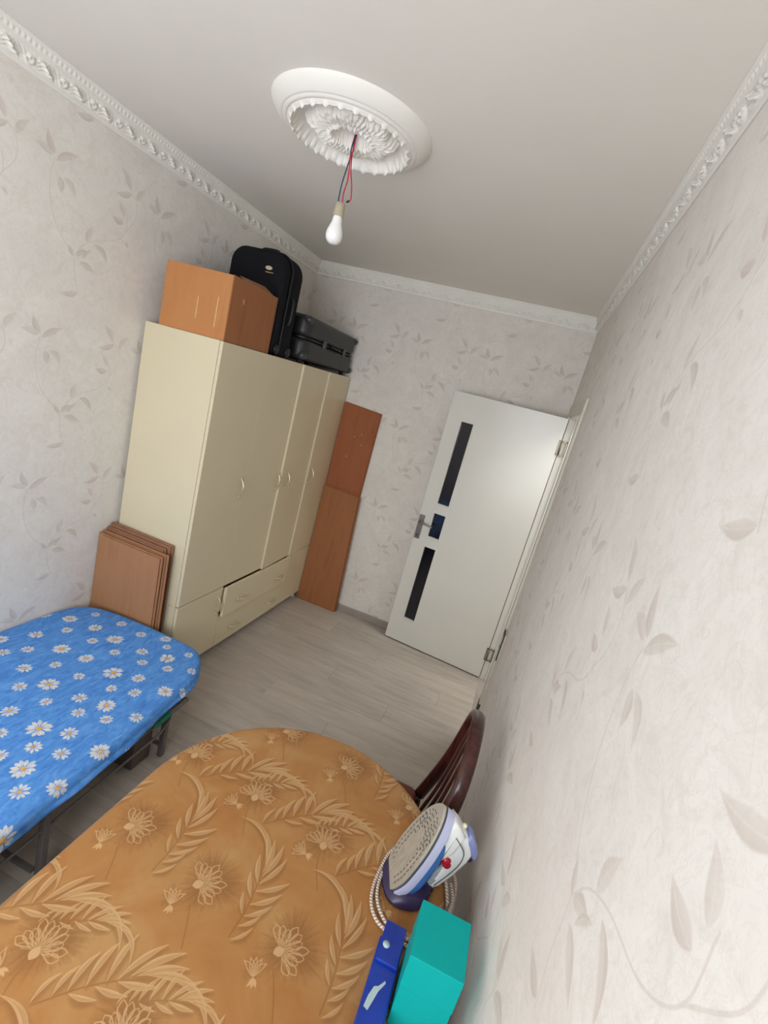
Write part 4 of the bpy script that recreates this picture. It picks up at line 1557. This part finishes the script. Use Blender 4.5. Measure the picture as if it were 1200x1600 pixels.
# ------------------------------------------------------------------ iron on the table
ZTC = TZ + 0.004
IN = Vector((-0.945, -0.325, 0)).normalized()       # soleplate looks this way
IS = Vector((-IN.y, IN.x, 0))                      # across the soleplate
lean = 0.33
base_p = Vector((1.932, -2.712, ZTC + 0.020))
tup = (Vector((0, 0, 1)) * math.cos(lean) - IN * math.sin(lean)).normalized()
dd = (-IN * math.cos(lean) - Vector((0, 0, 1)) * math.sin(lean)).normalized()
iron = thing('steam_iron', 'white and blue steam iron standing on its heel on the golden tablecloth', 'iron', (0, 0, 0))
MI = Matrix(((IS.x, dd.x, tup.x, base_p.x), (IS.y, dd.y, tup.y, base_p.y), (IS.z, dd.z, tup.z, base_p.z), (0, 0, 0, 1)))
IL = 0.238


def sole_w(u):
    """half width of the soleplate at height share u (0 heel, 1 tip)"""
    u = min(max(u, 0), 1)
    w = 0.058 * max(0.0, 1 - max(0.0, (u - 0.30) / 0.70) ** 2.5) ** 0.62
    if u < 0.30:
        w *= 0.66 + 0.34 * math.sin(PI / 2 * u / 0.30) ** 0.8
    return max(w, 0.002)


def sole_outline(k=1.0, n=26, w_extra=0.0):
    L = [(-(sole_w(i / n) * k + w_extra), IL * (i / n)) for i in range(n + 1)]
    return L + [(-x, z) for x, z in L[::-1]]


MXI = MI @ Matrix.Rotation(PI / 2, 4, 'X') @ Matrix.Diagonal((1, 1, -1, 1))  # outline xy -> (s, up), extrude along +d
m = MB(); m.prism(sole_outline(), 0.0, 0.006, M=MXI, bev=0.0015, seg=2)
sole = m.build('soleplate', 'soleplate_metal', iron)
m = MB()
for k in range(5):      # curved rows of steam slots near the tip
    for sgn in (-1, 1):
        for q in range(5):
            u = 0.60 + 0.055 * k + 0.02 * q
            ww = sole_w(u)
            s0 = sgn * ww * (0.14 + 0.17 * q)
            z0 = IL * (0.86 - 0.050 * k - 0.022 * q * q * 0.45)
            if abs(s0) < sole_w(z0 / IL) - 0.006:
                m.box((s0 - 0.0032, -0.0006, z0 - 0.0011), (s0 + 0.0032, 0.0004, z0 + 0.0011))
for sgn in (-1, 1):      # slot rows along the edges and towards the heel
    for q in range(12):
        z0 = IL * (0.10 + 0.055 * q)
        s0 = sgn * (sole_w(z0 / IL) - 0.012)
        m.box((s0 - 0.001, -0.0006, z0 - 0.004), (s0 + 0.001, 0.0004, z0 + 0.004))
        s0 = sgn * (sole_w(z0 / IL) - 0.022) * 0.9
        m.box((s0 - 0.001, -0.0006, z0 - 0.003), (s0 + 0.001, 0.0004, z0 + 0.003))
m.b.transform(MI)
m.build('steam_slots', 'vent_dark', sole)
m = MB(); m.prism(sole_outline(1.015), 0.0062, 0.0100, M=MXI); m.build('edge_line', 'iron_line', iron)


def body_rings(stations, n=22):
    rings = []
    for (d, kw, z0, z1) in stations:
        r = []
        for i in range(n + 1):
            u = i / n
            zz = z0 + (z1 - z0) * u
            r.append(MI @ Vector((-sole_w(u) * kw, d, zz)))
        for i in range(n, -1, -1):
            u = i / n
            zz = z0 + (z1 - z0) * u
            r.append(MI @ Vector((sole_w(u) * kw, d, zz)))
        rings.append(r)
    return rings


m = MB(); m.loft(body_rings([(0.0100, 1.03, -0.010, IL), (0.020, 1.02, -0.018, IL * 0.992), (0.034, 0.95, -0.017, IL * 0.975)])); m.build('skirt', 'iron_lilac', iron, auto=True)
m = MB(); m.loft(body_rings([(0.0342, 0.92, -0.008, IL * 0.80), (0.050, 0.86, -0.004, IL * 0.77), (0.060, 0.74, 0.000, IL * 0.72), (0.064, 0.55, 0.004, IL * 0.68)])); m.build('water_tank', 'iron_blue', iron, auto=True)


def slab(name, prof, half, mat, bev=0.006, parent=iron):
    """side profile in (d, up) extruded across the iron"""
    m_ = MB()
    m_.prism([(d, z) for d, z in prof], -half, half, M=MI @ Matrix(((0, 0, 1, 0), (1, 0, 0, 0), (0, 1, 0, 0), (0, 0, 0, 1))), bev=bev, seg=4, smooth=True)
    return m_.build(name, mat, parent)


# white upper housing: nose and the column that carries the handle
pi_ = lambda d, z, x=0.0: MI @ Vector((x, d, z))
slab('housing', [(0.0345, 0.150), (0.0345, 0.228), (0.060, 0.218), (0.082, 0.205), (0.084, 0.150), (0.070, 0.116), (0.062, 0.116)], 0.025, 'iron_white', 0.009)
slab('handle', [(0.058, 0.216), (0.084, 0.209), (0.112, 0.190), (0.130, 0.165), (0.132, 0.140), (0.126, 0.092), (0.114, 0.046), (0.101, 0.028), (0.086, 0.030), (0.082, 0.052), (0.090, 0.084), (0.091, 0.104), (0.084, 0.116), (0.066, 0.118)], 0.0185, 'iron_white', 0.008)
m = MB(); m.tube([pi_(0.098, 0.108), pi_(0.098, 0.085), pi_(0.092, 0.060), pi_(0.090, 0.042)], [0.013, 0.0165, 0.019, 0.019], 14, n=18)
m.build('handle_grip', 'iron_grey', iron)
for sx in (-0.0188, 0.0188):
    m = MB(); m.tube([pi_(0.058, 0.196, sx * 1.33), pi_(0.088, 0.178, sx * 1.30), pi_(0.108, 0.158, sx), pi_(0.115, 0.130, sx), pi_(0.111, 0.09, sx), pi_(0.100, 0.045, sx)], 0.0013, 6, n=24)
    m.build('seam_line', 'iron_line', iron)
# dark purple heel rest, flat on the cloth
hc = base_p + dd * 0.052
hc.z = ZTC
rings = []
ddh = Vector((-IN.x, -IN.y, 0))
for (z, k, off) in ((0.0, 1.04, -0.004), (0.008, 1.06, -0.003), (0.018, 0.99, 0.002), (0.027, 0.84, 0.010)):
    r = []
    for i in range(40):
        a = 2 * PI * i / 40
        ca, sa = math.cos(a), math.sin(a)
        ex = 0.064 * k * abs(ca) ** 0.8 * (1 if ca > 0 else -1)
        ey = 0.056 * k * abs(sa) ** 0.8 * (1 if sa > 0 else -1)
        r.append(hc + IS * ex + ddh * (ey + off) + Vector((0, 0, z)))
    rings.append(r)
m = MB(); m.loft(rings)
m.build('heel_rest', 'iron_purple', iron, auto=True)
slab('heel_column', [(0.060, 0.002), (0.060, 0.030), (0.074, 0.042), (0.096, 0.040), (0.110, 0.030), (0.106, 0.004)], 0.022, 'iron_purple', 0.006)
m = MB(); m.sphere(pi_(0.083, 0.122, 0.014), 0.0125, seg=14); m.build('button', 'iron_red', iron)
m = MB(); m.sphere(pi_(0.092, 0.112, 0.013), 0.0115, seg=14); m.build('button', 'iron_red', iron)
m = MB(); m.sphere(pi_(0.068, 0.108, 0.018), 0.008, seg=12); m.build('thumb_key', 'iron_purple', iron)
slab('filler_cap', [(0.090, 0.214), (0.112, 0.204), (0.134, 0.184), (0.144, 0.164), (0.134, 0.156), (0.118, 0.172), (0.096, 0.192)], 0.0205, 'iron_lavender', 0.006)
m = MB(); m.sphere(pi_(0.136, 0.146), 0.0125, seg=14); m.build('thumb_key', 'iron_purple', iron)
m = MB(); m.lathe([(0.0, -0.004), (0.0065, -0.004), (0.0055, 0.006), (0, 0.008)], 14, M=MI @ T(0, 0.074, 0.214)); m.build('spray_nozzle', 'spray_cream', iron)
m = MB(); m.tube([pi_(0.100, 0.022), pi_(0.110, 0.006, 0.01), pi_(0.116, -0.002, 0.02)], [0.009, 0.007, 0.005], 10, n=10); m.build('cord_guard', 'iron_purple', iron)
# braided cord coiled on the cloth round the heel
zc = ZTC + 0.004
loops = [(2.070, -2.665, zc + .02), (2.085, -2.700, zc), (2.060, -2.620, zc), (1.99, -2.595, zc), (1.936, -2.640, zc), (1.917, -2.705, zc), (1.921, -2.762, zc), (1.945, -2.800, zc), (1.985, -2.823, zc), (2.035, -2.812, zc), (2.078, -2.77, zc),
         (2.098, -2.70, zc), (2.085, -2.615, zc + .003), (2.00, -2.58, zc + .006), (1.928, -2.63, zc + .007), (1.909, -2.700, zc), (1.910, -2.772, zc), (1.936, -2.815, zc), (1.985, -2.832, zc), (2.02, -2.835, zc)]
m = MB(); m.tube(loops, 0.0041, 8, n=190)
m.build('power_cord', 'braided_cord', iron)
loops2 = [(2.083, -2.652, zc + .008), (2.095, -2.69, zc + .008), (2.088, -2.735, zc + .008), (2.070, -2.765, zc + .008)]
m = MB(); m.tube(loops2, 0.0041, 8, n=40); m.build('power_cord', 'braided_cord', iron)

# ------------------------------------------------------------------ boxes beside the iron
tb = thing('teal_box', 'tall teal cardboard box on the table beside the right wall', 'box', (2.0125, -2.9775, ZTC))
m = MB(); m.box((0, 0, 0), (0.099, 0.109, 0.148), 0.0012); m.build('body', 'teal_card', tb)
m = MB(); m.box((-0.0012, -0.0012, 0.1), (0.1002, 0.1102, 0.1785), 0.0014); m.build('lid', 'teal_card', tb)
bb = thing('blue_box', 'long blue plastic box with worn stickers lying between cloth edge and teal box', 'box', (1.9545, -3.30, ZTC))
m = MB(); m.box((0, 0, 0), (0.052, 0.432, 0.042), 0.003); m.build('body', 'blue_plastic', bb)
m = MB(); m.box((0.004, 0.380, 0.0422), (0.050, 0.462, 0.050), 0.002); m.box((0.004, 0.4325, 0.002), (0.050, 0.462, 0.042), 0.002); m.build('end_cap', 'blue_plastic', bb)
m = MB(); m.lathe([(0, 0), (0.0075, 0), (0.0075, 0.0006), (0, 0.0006)], 20, M=T(0.0165, 0.413, 0.0502)); m.build('round_sticker', 'sticker_grey', bb)
m = MB(); m.prism([(0.007, 0.300), (0.016, 0.297), (0.022, 0.318), (0.026, 0.333), (0.036, 0.352), (0.034, 0.356), (0.024, 0.342), (0.016, 0.338), (0.010, 0.320)], 0.0422, 0.0427); m.build('torn_sticker', 'sticker_grey', bb)

bpy.context.view_layer.update()
